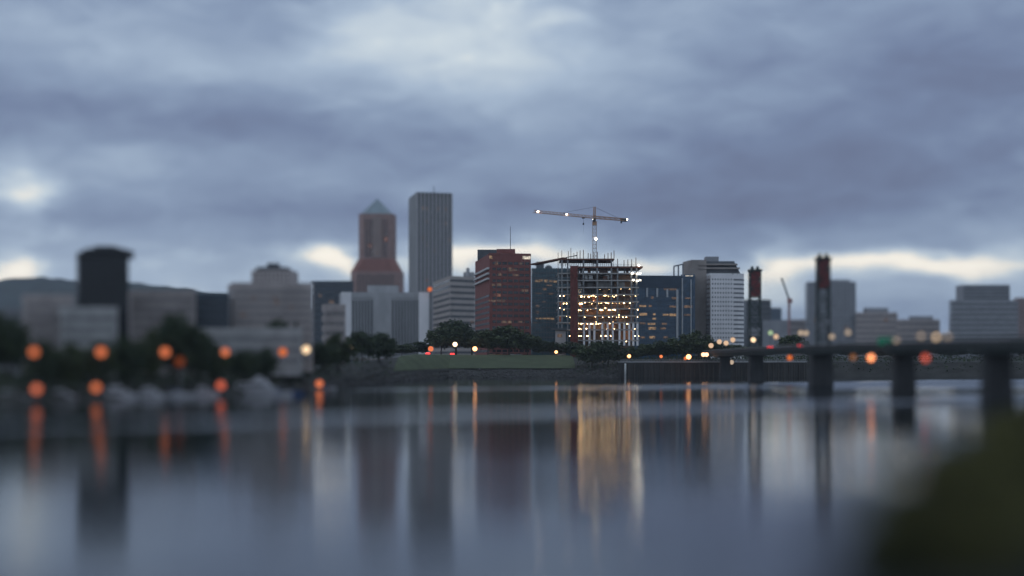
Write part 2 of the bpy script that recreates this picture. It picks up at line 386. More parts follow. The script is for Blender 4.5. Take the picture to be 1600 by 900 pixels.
def lits(root, A, B, items, m, name='lit_window', d1=.2):
    d = (B - A).normalized()
    for px, py, w, h_ in items:
        k = (px - 800) / F                      # the sight line x = k*y meets the facade
        t = (k * A.y - A.x) / (d.x - k * d.y); p = A + d * t; sc = p.y / F
        zc = H - (py - HOR) * sc; ww = w * sc; hh = h_ * sc
        MB().fbox(A, B, t - ww / 2, t + ww / 2, zc - hh / 2, zc + hh / 2, -.05, d1).build(name, m, root)
def body(root, pts, z0, z1, m, name='wall'): return MB().prism(tup(pts), z0, z1).build(name, m, root)
def inset(pts, k):
    c = Vector((sum(p.x for p in pts) / len(pts), sum(p.y for p in pts) / len(pts))); return [c + (p - c) * k for p in pts]
def parapet(root, pts, z, h_, t, m):
    mb = MB(); n = len(pts); q = inset(pts, 1.006)
    for i in range(n):
        a, e = q[i], q[(i + 1) % n]; Ln = (e - a).length
        mb.fbox(a, e, 0, Ln - t * 1.02, z + .01, z + h_, -t, 0)
    return mb.build('parapet', m, root)
def block(name, label, L_, M_, R_, ytop, wall, zb=4.0, cat='building'):
    L, M, Rr, Bk = corner(L_, M_, R_); pts = [L, M, Rr, Bk]; zt = ZH(ytop, M.y)
    root = thing(name, label, cat, (*base_of(pts)[:2], zb)); body(root, pts, zb, zt, wall)
    return root, L, M, Rr, Bk, zt
def roofbox(root, px0, px1, ytop, z, depth, zbase, m, name='penthouse'):
    a = XY(px0, z); e = XY(px1, z)
    return MB().prism([(a.x, z), (e.x, z), (e.x, z + depth), (a.x, z + depth)], zbase - .3, ZH(ytop, z)).build(name, m, root)

# --- pointed brick tower
zk = 2000; zb = 9
def sq(x0, x1, z, ch):                     # chamfered square footprint seen nearly face on
    a, e = XY(x0, z), XY(x1, z); w = e.x - a.x; c = w * ch
    return [Vector(p) for p in ((a.x, z + c), (a.x + c, z), (e.x - c, z), (e.x, z + c), (e.x, z + w - c), (e.x - c, z + w), (a.x + c, z + w), (a.x, z + w - c))]
low, shaft = sq(547, 626, zk, .12), sq(559.5, 615.5, zk + 2, .16)
root = thing('brick_tower', 'brown brick skyscraper with a blue-green pyramid roof and stepped shoulders', 'tower', (XY(587, zk).x, zk + 25, zb))
ysh, ysl, yt = ZH(424, zk), ZH(404, zk), ZH(335, zk)
body(root, low, zb, ysh, brick_dark); body(root, shaft, ysh - 2, yt, brick_dark, 'shaft')
MB().frustum(tup(low), ysh + .01, tup(inset(shaft, 1.01)), ysl).build('shoulder', mat('terracotta_slope', (.26, .11, .09), .8, .2, .15), root)
apex = [Vector((XY(587.5, zk).x, zk + 20))] * 8
MB().frustum(tup(inset(shaft, .97)), yt, [(p.x + .3 * math.cos(i), p.y + .3 * math.sin(i)) for i, p in enumerate(apex)], ZH(310, zk + 20)).build('pyramid_roof', steel_roof, root)
parapet(root, shaft, yt, 1.5, 1.0, brick_dark)
strips(root, shaft[1], shaft[2], ysl + 2, yt - 6, 8, .5, glass_dk); strips(root, low[1], low[2], zb + 15, ysh - 4, 11, .45, glass_dk)
bands(root, shaft[1], shaft[2], ysl + 2, yt - 5, 18, .22, mat('brick_spandrel', (.23, .13, .11), .85, .2, .12), name='spandrel', d1=.35)
bands(root, low[1], low[2], zb + 15, ysh - 3, 20, .22, MATS['brick_spandrel'], name='spandrel', d1=.35)
MB().fbox(shaft[1], shaft[2], 12, 24.5, ysl + 1, yt - 3, -.1, .7).build('centre_bay', mat('pale_bay', (.27, .20, .18), .8, .15, .12), root)
lits(root, shaft[1], shaft[2], [(578, 384, 5, 5), (603, 374, 5, 6)], LIT_RED, d1=1.0)
lits(root, shaft[1], shaft[2], [(571, 350, 3, 2), (596, 362, 3, 2), (590, 395, 4, 2)], LIT_DIM, d1=1.0)
# --- tall dark slab tower
root, L, M, Rr, Bk, zt = block('slab_tower', 'tall grey slab skyscraper with close-set vertical fins', (639.5, 1660), (651, 1600), (706, 1611), 300, grey_dark, 9, 'tower')
zb = 9; th = ZH(309, 1600)
strips(root, M, Rr, zb + 8, th, 9, .62, glass_dk); piers(root, M, Rr, zb, zt - .5, 9, 2.4, mat('fin_concrete', (.35, .335, .345), .7, .1, .2), 'fin', .9)
bands(root, M, Rr, zb + 8, th, 40, .28, mat('spandrel_dark', (.10, .105, .12), .5, .2, .2), name='spandrel', d1=.3)
MB().fbox(M, Rr, 1, (Rr - M).length - 1, th + .5, zt - 1, -.1, .5).build('louvre_band', black_wall, root)
strips(root, L, M, zb + 8, zt - 2, 5, .30, glass_gr); piers(root, L, M, zb, zt - .5, 5, 2.7, concrete_w, 'fin', .8)
lits(root, M, Rr, [(661, 325, 4, 3), (669, 326, 5, 3), (684, 326, 8, 3), (698, 327, 5, 4), (667, 346, 3, 2), (697, 349, 5, 3), (688, 349, 4, 2), (659, 374, 3, 2), (667, 383, 4, 2), (702, 375, 3, 3), (662, 371, 3, 2), (680, 392, 4, 2)], LIT_DIM, d1=.6)
lits(root, M, Rr, [(667, 438, 6, 5)], LIT_RED, d1=.6)
mbx = MB(); mbx.bar(P(678, 301, 1620), P(678, 290, 1620), 1.0, .4); mbx.build('roof_mast', steel_dk, root)
# --- beige ribbon building
root, L, M, Rr, Bk, zt = block('office_block', 'beige office block with ribbon windows left of the red brick block', (677, 1410), (703, 1300), (743, 1320), 431, stone_beige, 12)
bands(root, M, Rr, 14, zt - 1.5, 13, .42, glass_gr); bands(root, L, M, 14, zt - 1.5, 13, .42, glass_gr)
roofbox(root, 724, 741, 425, 1326, 12, zt, concrete, 'penthouse'); MB().lathe(P(731, 431, 1322), [(1.6, 0), (1.6, 6.5), (1.3, 7.5)], 10).build('chimney', concrete, root)
lits(root, M, Rr, [(738, 503, 6, 3)], LIT_DIM)
# --- red brick block
root, L, M, Rr, Bk, zt = block('brick_block', 'red brick office block with dark ribbon windows and roof antenna', (742.5, 1010), (765, 930), (829.5, 936), 396, brick_red, 12)
bands(root, M, Rr, 14, zt - 4.5, 16, .46, glass_dk, 2, 1.2); piers(root, M, Rr, 14, zt - 4, 7, .7, brick_red, 'pier', .25)
bands(root, L, M, 14, zt - 26, 11, .4, glass_dk, 1, 1)
for q in (419, 427, 435): MB().fbox(L, M, 3, (M - L).length - 1, ZH(q + 3, 940), ZH(q, 940), -.1, 1.5).build('balcony', concrete_w, root)
MB().fbox(M, Rr, -.2, (Rr - M).length, zt - .8, zt + .3, -.3, .25).build('cornice', brick_red, root)
roofbox(root, 776, 805, 389, 945, 12, zt, brick_red); roofbox(root, 746, 776, 390, 985, 14, zt, glass_gr, 'plant_room')
MB().bar(P(797.5, 392, 950), P(797.5, 354, 950), .5, .25).build('antenna', steel_dk, root)
lits(root, M, Rr, [(775.5, 411, 5, 7), (797, 421, 5, 6), (781, 429, 6, 4), (806, 430, 11, 3), (804, 422, 8, 3), (813, 412, 6, 3), (780, 445, 9, 4), (771, 445, 5, 3), (820, 454, 10, 4), (776, 470, 26, 3), (791, 503, 17, 4), (812, 503, 8, 2)], LIT_DIM)
lits(root, M, Rr, [(777, 461, 11, 5)], LIT_RED); lits(root, M, Rr, [(822.5, 402.5, 13, 5)], LIT_W); lits(root, M, Rr, [(767, 402, 5, 5)], LIT)
# --- teal glass tower
root, L, M, Rr, Bk, zt = block('glass_block', 'dark teal glass office block squeezed between red brick block and building site', (828, 1130), (831, 1110), (895, 1110), 419, glass_teal, 12)
bands(root, M, Rr, 14, zt - 2, 17, .18, alu_dk, .1, .1, 'spandrel', .25); piers(root, M, Rr, 14, zt - .5, 14, .35, alu_dk, 'mullion', .35)
roofbox(root, 838, 850, 409, 1125, 14, zt, grey_dark); MB().ball((*P(857, 421, 1120)[:2], zt), 3.2, 12, 6).build('roof_dome', grey_dark, root)
lits(root, M, Rr, [(840, 439, 8, 3), (845, 438, 5, 3), (853, 439, 5, 4), (861, 439, 6, 3), (868, 440, 6, 3), (839, 497, 5, 3), (845, 497, 4, 3), (851, 497, 6, 3), (857, 497, 5, 3), (863, 498, 5, 3)], LIT)
lits(root, M, Rr, [(851, 452, 6, 3), (840, 478, 5, 3), (850, 472, 5, 3), (840, 488, 4, 4), (858, 446, 9, 2), (842, 458, 10, 2), (861, 459, 7, 2), (836, 504, 6, 2)], LIT_DIM)
# --- white-framed grey government block
root, L, M, Rr, Bk, zt = block('framed_block', 'grey block with white end piers and dark vertical glazing behind park trees', (530, 1520), (533, 1480), (671, 1483), 457, concrete, 11)
strips(root, M, Rr, 14, zt - 8, 22, .6, glass_dk, edge=11.2)
for a, e in ((533.5, 549), (654, 670)):
    s0 = XY(a, 1480).x - M.x; s1 = XY(e, 1480).x - M.x; MB().fbox(M, Rr, s0, s1, 11, zt + .4, -.1, 1.2).build('end_pier', white_wall, root)
s0 = XY(584, 1480).x - M.x; s1 = XY(611, 1480).x - M.x; MB().fbox(M, Rr, s0, s1, 11, zt - 3, -.1, .9).build('centre_panel', concrete, root)
MB().fbox(M, Rr, 10.9, (Rr - M).length - 11.5, zt - 5.5, zt + .2, -.1, .8).build('cornice', concrete, root)
roofbox(root, 574, 621, 446, 1490, 18, zt, concrete)
tag(MB().ball((*P(671.5, 452, 1478)[:2], ZH(452, 1478)), 2.4, 10, 6).build('roof_lamp', ORANGE_DIM, root), 'orange lamp on the roof edge')
# --- blue glass block
root, L, M, Rr, Bk, zt = block('glass_block', 'blue glass office block with pale fins right of the building site', (984, 1040), (988, 1010), (1084, 1015), 431, glass_bl, 9)
bands(root, M, Rr, 13, ZH(449, 1010), 13, .22, mat('blue_spandrel', (.03, .07, .125), .4, .2, .2), .1, .1, 'spandrel', .2)
piers(root, M, Rr, 13, zt - .5, 30, .28, mat('blue_mullion', (.06, .09, .12), .5, .2, .2), 'mullion', .3)
MB().fbox(M, Rr, .2, XY(1066, 1010).x - M.x, ZH(449, 1010), zt + .3, -.1, .5).build('plant_screen', mat('navy_louvre', (.035, .055, .085), .6, .2, .2), root)
for px, y0, y1, w in ((1011, 450, 464, 1.2), (1027, 450, 464, 1.2), (1043, 452, 464, 1.2), (1059, 452, 528, 1.5), (1067, 434, 528, .8), (1081, 436, 528, .7)):
    s = XY(px, 1011).x - M.x; MB().fbox(M, Rr, s - w / 2, s + w / 2, ZH(y1, 1010), ZH(y0, 1010), .0, 1.0).build('fin', alu, root)
fr = MB()
for a, e in (((1053, 416), (1053, 432)), ((1053, 416), (1067, 413)), ((1060, 415), (1060, 432)), ((1067, 413), (1067, 432))): fr.bar(P(*a, 1020), P(*e, 1020), 1.0)
fr.build('roof_frame', grey_wall, root)
lits(root, M, Rr, [(1004, 478, 11, 3), (1005, 491, 12, 4), (1022, 491, 4, 3), (1040, 492, 9, 3), (1052, 492, 12, 4), (1018, 506, 12, 3), (1019, 513, 12, 4), (1019, 527, 9, 4), (1022, 498, 6, 3)], LIT, d1=.4)
lits(root, M, Rr, [(1047, 452, 20, 3), (1019, 465, 4, 4), (1053, 466, 7, 4), (1075, 479, 13, 4), (1074, 492, 11, 3), (1038, 506, 8, 3), (1004, 505, 9, 3), (1040, 527, 7, 3), (1004, 527, 7, 3), (1051, 479, 10, 3), (1016, 478, 5, 3), (1036, 513, 9, 3), (1075, 466, 10, 2)], LIT_DIM, d1=.4)
# --- white round-cornered block with dark crown
zw = 1060; A0, A1 = XY(1084.5, 1110), XY(1110, zw); A2 = XY(1146, zw + 2)
arc = [Vector((A2.x + 9.5 * math.sin(t * math.pi / 2), A2.y + 9.5 * (1 - math.cos(t * math.pi / 2)))) for t in (.25, .5, .75, 1)]
pts = [A0, A1, A2] + arc + [arc[-1] + Vector((0, 40)), A0 + Vector((2, 40))]
root = thing('white_block', 'white rounded office block with grid windows and a dark stepped crown', 'building', (*base_of(pts)[:2], 9)); zt = ZH(429, zw)
body(root, pts, 9, zt, white_wall); parapet(root, pts, zt, 1.0, .8, white_wall)
nfl = 17
soft_win = mat('curtained_glass', (.13, .135, .15), .3, .3, .3, spec=.5)
bands(root, A1, A2, 15, zt - 2, nfl, .36, soft_win, .3, .3); piers(root, A1, A2, 13, zt - .6, 8, 1.1, white_wall, 'pier', .35)
bands(root, A0, A1, 15, zt - 2, nfl, .42, glass_gr, .8, .8); piers(root, A0, A1, 13, zt - .6, 11, 1.6, stone_beige, 'pier', .35)
prev = A2
fh = (zt - 17) / nfl
for i in range(nfl):                          # ribbon windows that follow the round corner
    mb = MB(); z = 15 + i * fh + fh * .3; pv = A2
    for q in arc: mb.fbox(pv, q, 0, (q - pv).length, z, z + fh * .36, -.1, .12); pv = q
    mb.build('corner_window_band', soft_win, root)
zc = zw + 12
MB().prism(tup([XY(1067, zc + 25), XY(1080, zc), XY(1104, zc), XY(1104, zc + 25)]), 9, ZH(406, zc)).build('rear_shaft', tan_crown, root)
cx = [XY(x, zc + 1) for x in (1093, 1157, 1148, 1093)]
a, e, f2, g2 = XY(1092, zc + 1), XY(1159, zc + 1), XY(1147, zc + 4), XY(1093, zc + 4)
MB().frustum([(a.x, a.y), (e.x, e.y), (e.x, e.y + 24), (a.x, a.y + 24)], zt - .5, [(g2.x, g2.y), (f2.x, f2.y), (f2.x, f2.y + 18), (g2.x, g2.y + 18)], ZH(407.5, zc)).build('crown', grey_dark, root)
roofbox(root, 1103, 1123, 401, zc + 6, 10, ZH(409, zc), grey_wall, 'lift_room')
for q in (412, 418): MB().prism(tup([XY(1092 - .3, zc - 1), XY(1150 + (q - 408) * .6, zc - 1), XY(1150 + (q - 408) * .6, zc + 5), XY(1092, zc + 5)]), ZH(q + 2.2, zc), ZH(q, zc)).build('crown_band', tan_crown, root)
lits(root, A0, A1, [(1077, 432, 1, 1)], LIT_W) if False else None
MB().fbox(XY(1071, 1056), XY(1083, 1056), 0, 5.6, ZH(434.5, 1056), ZH(430.5, 1056), -.3, .3).build('lit_window', LIT_W, root)
MB().prism(tup([XY(1064, 1057), XY(1086, 1057), XY(1086, 1090), XY(1064, 1090)]), 9, ZH(429, 1057)).build('blue_annex', glass_bl, root)

def plain(name, label, L_, M_, R_, ytop, wall, nf, glass, zb=6, frac=.42, npier=6, lit=None, zlit=LIT_DIM):
    root, L, M, Rr, Bk, zt = block(name, label, L_, M_, R_, ytop, wall, zb)
    bands(root, M, Rr, zb + 3, zt - 1.2, nf, frac, glass); piers(root, M, Rr, zb + 2, zt - .4, npier, (Rr - M).length / npier * .38, wall, 'pier', .3)
    if (M - L).length > 4: bands(root, L, M, zb + 3, zt - 1.2, nf, frac, glass)
    parapet(root, [L, M, Rr, Bk], zt, .8, .5, wall)
    if lit: lits(root, M, Rr, lit, zlit, d1=.45)
    return root, L, M, Rr, zt
# right of the white block
root, L, M, Rr, zt = plain('stepped_block', 'dark grey stepped block behind the left lift tower of the bridge', (1160, 1930), (1165, 1900), (1204, 1900), 469, grey_dark, 11, glass_dk, 8)
x0, x1 = XY(1204.2, 1904), XY(1221, 1904); MB().prism(tup([x0, x1, x1 + Vector((0, 25)), x0 + Vector((0, 25))]), 8, ZH(481, 1904)).build('lower_wing', mat('slate_blue_panel', (.10, .13, .17), .6, .2, .1), root)
x0, x1 = XY(1192, 1890), XY(1236, 1890); MB().prism(tup([x0, x1, x1 + Vector((0, 5)), x0 + Vector((0, 5))]), 8, ZH(500, 1890)).build('front_wing', grey_wall, root)
root, L, M, Rr, zt = plain('grey_slab', 'broad grey slab block behind the right lift tower of the bridge', (1258, 2380), (1262, 2300), (1337, 2300), 441, grey_wall, 20, glass_gr, 8, .4, 14)
roofbox(root, 1283, 1328, 437, 2315, 25, zt, grey_wall); lits(root, M, Rr, [(1275, 500, 5, 3), (1322, 512, 5, 3)], LIT_DIM, d1=.45)
root, L, M, Rr, zt = plain('low_block', 'pale pinkish low block just right of the broad grey slab', (1335, 2320), (1338, 2290), (1402, 2290), 489, pink_wall, 8, glass_gr, 8, .4, 12)
roofbox(root, 1354, 1388, 481, 2300, 20, zt, grey_wall); lits(root, M, Rr, [(1384, 500, 6, 4)], LIT_DIM, d1=.45)
root, L, M, Rr, zt = plain('low_block', 'grey-pink low block between pale block and far right block', (1402, 2220), (1406, 2200), (1468, 2200), 500, pink_wall, 6, glass_gr, 8, .4, 12)
roofbox(root, 1425, 1458, 494, 2212, 18, zt, grey_wall)
root, L, M, Rr, zt = plain('office_block', 'dark grey office block with raised centre at the far right', (1483, 2130), (1487, 2100), (1590, 2100), 470, grey_wall, 11, glass_dk, 8, .45, 16)
roofbox(root, 1505, 1578, 445, 2108, 35, zt, grey_wall, 'upper_storeys')
A, B = XY(1505, 2108), XY(1578, 2108); bands(root, A, B, zt + 1, ZH(447, 2108), 4, .5, glass_dk)
plain('office_block', 'brownish office block cut by the right edge of the frame', (1584, 2330), (1588, 2300), (1690, 2300), 466, brick_dark, 14, glass_dk, 8, .45, 16)
plain('low_block', 'small pale block in the gap right of the stepped block', (1228, 2440), (1230, 2420), (1262, 2420), 500, pink_wall, 6, glass_gr, 8, .4, 7)
# left part of the skyline
plain('glass_block', 'dark blue block between tan stepped block and pointed brick tower', (486, 1730), (489, 1700), (552, 1700), 440, mat('navy_panel', (.05, .065, .085), .5, .2, .1), 12, glass_dk, 8, .5, 12, [(518, 473, 7, 7), (500, 462, 4, 3)], LIT_DIM)
plain('low_block', 'small pinkish low block left of the white-framed grey block', (503, 612), (506, 600), (540, 602), 478, mat('dull_stone', (.40, .35, .34)), 5, glass_gr, 8, .4, 7)
root, L, M, Rr, zt = plain('stepped_block', 'tan stone stepped block with a small cupola on top', (356, 515), (364, 492), (489, 494), 445, stone_tan, 10, soft_win, 6, .42, 24)
roofbox(root, 393, 456, 422, 497, 15, zt, stone_tan, 'upper_storeys'); A, B = XY(393, 497), XY(456, 497)
bands(root, A, B, zt + .6, ZH(424, 497), 3, .5, glass_dk); piers(root, A, B, zt + .3, ZH(423, 497), 9, .9, stone_tan, 'pier', .3)
roofbox(root, 400, 448, 417, 500, 10, ZH(422, 497), grey_dark, 'attic'); roofbox(root, 417, 434, 411, 502, 5, ZH(418, 500), grey_dark, 'cupola')
lits(root, M, Rr, [(396, 466, 6, 3), (430, 466, 4, 4), (433, 473, 4, 4), (455, 480, 4, 3), (380, 492, 5, 3)], LIT_DIM, d1=.45)
root = plain('low_block', 'long low white building behind the boats and bank trees', (309, 470), (314, 455), (472, 459), 516, mat('dull_concrete', (.42, .41, .41)), 3, soft_win, 5, .4, 26)[0]
root, L, M, Rr, zt = plain('dark_tower', 'squat black tower with stepped roof standing alone at left', (119, 425), (123, 410), (201, 412), 397, black_wall, 15, glass_dk, 5, .5, 12)
roofbox(root, 131, 192, 388, 414, 12, zt, black_wall, 'upper_storeys'); roofbox(root, 146, 178, 384, 417, 6, ZH(388.5, 414), black_wall, 'plant_room')
plain('low_block', 'pinkish stone block left of the squat black tower', (34, 415), (38, 402), (116, 404), 464, mat('dull_stone', (.40, .35, .34), .85, .2, .12), 7, soft_win, 5, .42, 13)
plain('low_block', 'pale low block in front of the squat black tower', (92, 400), (96, 390), (184, 392), 484, mat('dull_concrete', (.42, .41, .41), .85, .2, .12), 5, glass_gr, 5, .42, 15)
plain('low_block', 'tan low block right of the squat black tower', (200, 460), (204, 442), (306, 444), 457, mat('dull_stone', (.40, .35, .34)), 8, soft_win, 5, .42, 16)
plain('low_block', 'dark slate block between tan low block and stepped stone block', (300, 500), (303, 480), (358, 482), 462, MATS['navy_panel'], 8, glass_dk, 5, .45, 8)
plain('low_block', 'dim grey block at the left edge of the frame', (-80, 450), (-74, 430), (36, 432), 486, grey_wall, 6, glass_dk, 5, .42, 15)

# ------------------------------------------------------------------ building under construction
zs = 905
SL = [404, 415.3, 426.3, 437.3, 448.3, 459.4, 470.5, 481.5, 492.5, 503.2, 514.2, 531]
A, B = XY(871.5, zs), XY(998.5, zs); root = thing('building_site', 'concrete skyscraper frame under construction, hung with hundreds of work lights', 'construction site', ((A.x + B.x) / 2, zs + 15, 10.5))
slab_m = mat('raw_concrete', (.38, .355, .34), .85, .3, .3)
DEP = 32
def slab(px0, px1, y, t=.55, m=slab_m, z=zs, name='floor_slab', dep=DEP):
    a, e = XY(px0, z), XY(px1, z); zz = ZH(y, z)
    return MB().prism([(a.x, z), (e.x, z), (e.x, z + dep), (a.x, z + dep)], zz - t, zz).build(name, m, root)
slab(876, 960, SL[0], .9, rust); slab(893, 1004.5, SL[1] + .8, 1.0, rust)
for y in SL[2:11]: slab(871.5, 998.5, y, .75, slab_m)
slab(902, 999, SL[11], .8)
# sloping deck edge reaching back to the left past the glass block
MB().prism(tup([XY(829, 965), XY(880, zs - .5), XY(886, zs + 3), XY(838, 972)]), ZH(404.2, zs), ZH(402, zs)).build('deck_edge', rust, root)
MB().bar(P(884, 402.5, zs - 1), P(902, 399, zs - 1), .5).build('placing_beam', steel_dk, root)
colmesh = None
def column(px, y0, y1, zoff, w, m=slab_m, name='column'):
    p = XY(px, zs + zoff); return MB().box((p.x, p.y, (ZH(y0, zs) + ZH(y1, zs)) / 2), (w, w, abs(ZH(y0, zs) - ZH(y1, zs)))).build(name, m, root)
pale_col = mat('pale_column', (.26, .26, .265), .8, .15, .3)
for px in (872.5, 878, 887, 911.6, 933.3, 955.3, 965, 986.5, 994.5):
    column(px, SL[0] if 875 < px < 960 else SL[1] + (0 if px > 890 else 11), 503, .8, 1.0, pale_col)
for px in (904, 922, 944, 976): column(px, SL[1], 531, 14, .9)
for px in (912.5, 921, 928.7, 941, 949.5, 957.5, 968, 975.5, 983, 989.5, 996): column(px, 503, 540, .75, 1.25, white_wall, 'tall_column')
for px in (872.5, 878, 887): column(px, 503, 540, .8, .8, pale_col)
# lift core, plywood partitions and formwork behind the edge
MB().prism(tup([XY(902, zs + 18), XY(990, zs + 18), XY(990, zs + 27), XY(902, zs + 27)]), 10.5, ZH(427, zs)).build('core_wall', mat('core_concrete', (.30, .21, .165), .85, .35, .25), root)
for px0, px1, k, m in ((966, 984, 2, ply), (956, 966, 2, rust), (960, 985, 3, ply), (934, 955, 3, slab_m), (936, 950, 1, rust), (914, 932, 7, ply), (916, 930, 8, ply), (945, 962, 9, ply), (966, 990, 10, ply), (925, 940, 5, rust), (905, 912, 6, rust), (970, 982, 7, rust), (874, 877, 6, rust), (873.5, 877, 8, rust)):
    MB().fbox(XY(px0, zs + 6), XY(px1, zs + 6), 0, (px1 - px0) / F * zs, ZH(SL[k + 1] - .3, zs), ZH(SL[k] + 2.2, zs), -.3, .3).build('partition', m, root)
for px0, px1, k in ((903, 908, 3), (903, 909, 4), (914, 918, 2), (920, 926, 2), (946, 952, 2)):
    MB().fbox(XY(px0, zs + 4), XY(px1, zs + 4), 0, (px1 - px0) / F * zs, ZH(SL[k + 1] - 1.5, zs), ZH(SL[k] + 2.4, zs), -.1, .1).build('tarpaulin', white_paint, root)
prnd = random.Random(4)
for k in (1, 2, 3, 4):
    for px0 in range(906, 990, 12):
        if prnd.random() < .55:
            px1 = px0 + prnd.choice((4, 7, 10)); dz = prnd.choice((3, 8, 12))
            MB().fbox(XY(px0, zs + dz), XY(px1, zs + dz), 0, (px1 - px0) / F * zs, ZH(SL[k + 1] - .3, zs), ZH(SL[k] + prnd.choice((2.2, 4.5)), zs), -.15, .15).build('partition', prnd.choice((rust, ply, rust, slab_m)), root)
# guard rail posts and cables along slab edges
for y in SL[1:10]:
    mb = MB(); a, e = XY(872, zs + .2), XY(998, zs + .2); z = ZH(y, zs)
    for hh in (.55, 1.1): mb.bar((a.x, a.y, z + hh), (e.x, e.y, z + hh), .08)
    for i in range(33): p = a + (e - a) * (i / 32); mb.bar((p.x, p.y, z), (p.x, p.y, z + 1.15), .09)
    mb.build('guard_rail', steel_dk, root)
# props under the top decks
for i in range(24):
    px = 880 + i * 3.4; column(px, SL[0] + 1, SL[1], random.uniform(1, 12), .22, steel_dk, 'prop')
# starter bars
bars = [(872, 394), (877.8, 391), (888, 392), (892, 387), (896.7, 395), (901.6, 393), (906.4, 391), (911.6, 390), (919, 395), (923, 396), (928, 394), (933.7, 393), (944.7, 397), (950, 395), (955, 394), (959.4, 391)]
for px, y in bars: p = P(px, 0, zs + 2); MB().bar((p.x, p.y, ZH(SL[0] if px > 875 else SL[2], zs)), (p.x, p.y, ZH(y, zs)),   .45 if px > 900 else .32).build('starter_bar', rust, root)
for px, y in ((965, 404), (975, 406), (981, 405), (987, 405), (993.6, 402)): p = P(px, 0, zs + 2); MB().bar((p.x, p.y, ZH(SL[1] + .8, zs)), (p.x, p.y, ZH(y, zs)), .42).build('starter_bar', rust, root)
# goods hoist with red netting
zh = zs - 2.6; a, e = XY(891.5, zh), XY(902.5, zh)
hm = MB(); n = 22; z0, z1 = 10.5, ZH(415, zs)
for q in (a, (a + e) / 2, e):
    for dy in (0, 2): hm.bar((q.x, q.y + dy, z0), (q.x, q.y + dy, z1), .3)
for i in range(n):
    za, zb2 = z0 + (z1 - z0) * i / n, z0 + (z1 - z0) * (i + 1) / n
    hm.bar((a.x, a.y, za), (e.x, e.y, zb2), .16); hm.bar((a.x, a.y, za), (e.x, a.y, za), .16)
hoist = hm.build('hoist_mast', rust, root)
MB().box(((a.x + e.x) / 2, a.y + 1.3, (z0 + z1) / 2), (e.x - a.x - .4, .2, z1 - z0 - .5)).build('hoist_netting', mat('red_netting', (.22, .06, .055), .9, .45, .5, stretch=(1, 1, .5)), hoist)
# site office at the foot and canopy
a, e = XY(868, zs - 9), XY(884, zs - 9); MB().prism([(a.x, a.y), (e.x, a.y), (e.x, a.y + 7), (a.x, a.y + 7)], 10.5, ZH(516, zs - 9)).build('site_hut', stone_tan, root)
a, e = XY(861, zs - 11), XY(886, zs - 11); MB().prism([(a.x, a.y), (e.x, a.y), (e.x, a.y + 10), (a.x, a.y + 10)], ZH(515.5, zs - 9), ZH(513, zs - 9)).build('hut_canopy', grey_dark, root)
MB().fbox(XY(870, zs - 9), XY(882, zs - 9), .4, 3.4, ZH(527, zs - 9), ZH(522, zs - 9), -.1, .15).build('hut_window', LIT_DIM, root)
# work lights: the hundred that show largest as parts, the rest as one
rows = {462.7: [875, 880.5, 886.5, 905, 908, 913, 920, 924, 927, 931, 944.5, 946.5, 957, 960, 963, 965, 975, 984, 993.5],
        473.2: [874, 880.5, 886, 906, 909, 914, 921, 925, 927.5, 931, 944, 946, 950, 962, 974.5, 979, 985, 994],
        483.6: [874.5, 881, 908, 918, 923, 931, 938, 941, 946, 952, 957, 960, 962.5, 968, 975, 980, 983, 996],
        494.4: [873, 883, 885.5, 891, 904, 909, 918, 930, 937, 941.5, 948, 955.5, 957.5, 967, 973, 978.5, 996],
        504.8: [873, 882, 889.5, 904, 910, 917.5, 923, 932, 938, 944, 953, 958, 968, 973.5, 982, 990],
        514.2: [885, 905.5, 908.5, 916, 948, 960, 992], 525.0: [890, 905, 908, 917, 918.5, 939, 946, 948, 954, 982, 992, 997.5], 533.5: [978.5, 984]}
proto = MB().ball((0, 0, 0), .34, 8, 4).build('work_light', WORK); cnt = 0; extra = MB()
for y, xs in rows.items():
    for px in xs:
        if cnt >= 93:
            q = P(px, y, zs + 2); extra.ball(tuple(q), .27, 6, 4); continue
        p = P(px + random.uniform(-.4, .4), y + random.uniform(-2.2, 1.6), zs + random.choice((1.6, 3, 5)))
        o = proto if cnt == 0 else cp(proto, None); o.parent = root; o.location = p - root.location
        k = random.choice((.6, .75, .9, 1.1, 1.5)); o.scale = (k, k, k * .8); cnt += 1
for i in range(75):                           # dimmer ones deep inside
    k = random.randint(4, 9); q = P(random.uniform(903, 990), SL[k] + 3.0, zs + 14 + random.uniform(-2, 2)); extra.ball(tuple(q), .26, 6, 4)
tag(extra.build('work_light_cluster', WORK, root), kind='stuff')
proto = None
for i, (px, y) in enumerate(((998.3, 414.6), (988, 427), (996, 428), (1000, 427), (989.7, 437.6), (995.7, 439), (1000, 437.6))):
    p = P(px, y, zs - .5)
    if proto is None: proto = MB().box(tuple(p), (1.0, .35, .8)).build('floodlight', FLOOD, root); p0 = p
    else: cp(proto, root, p - p0)
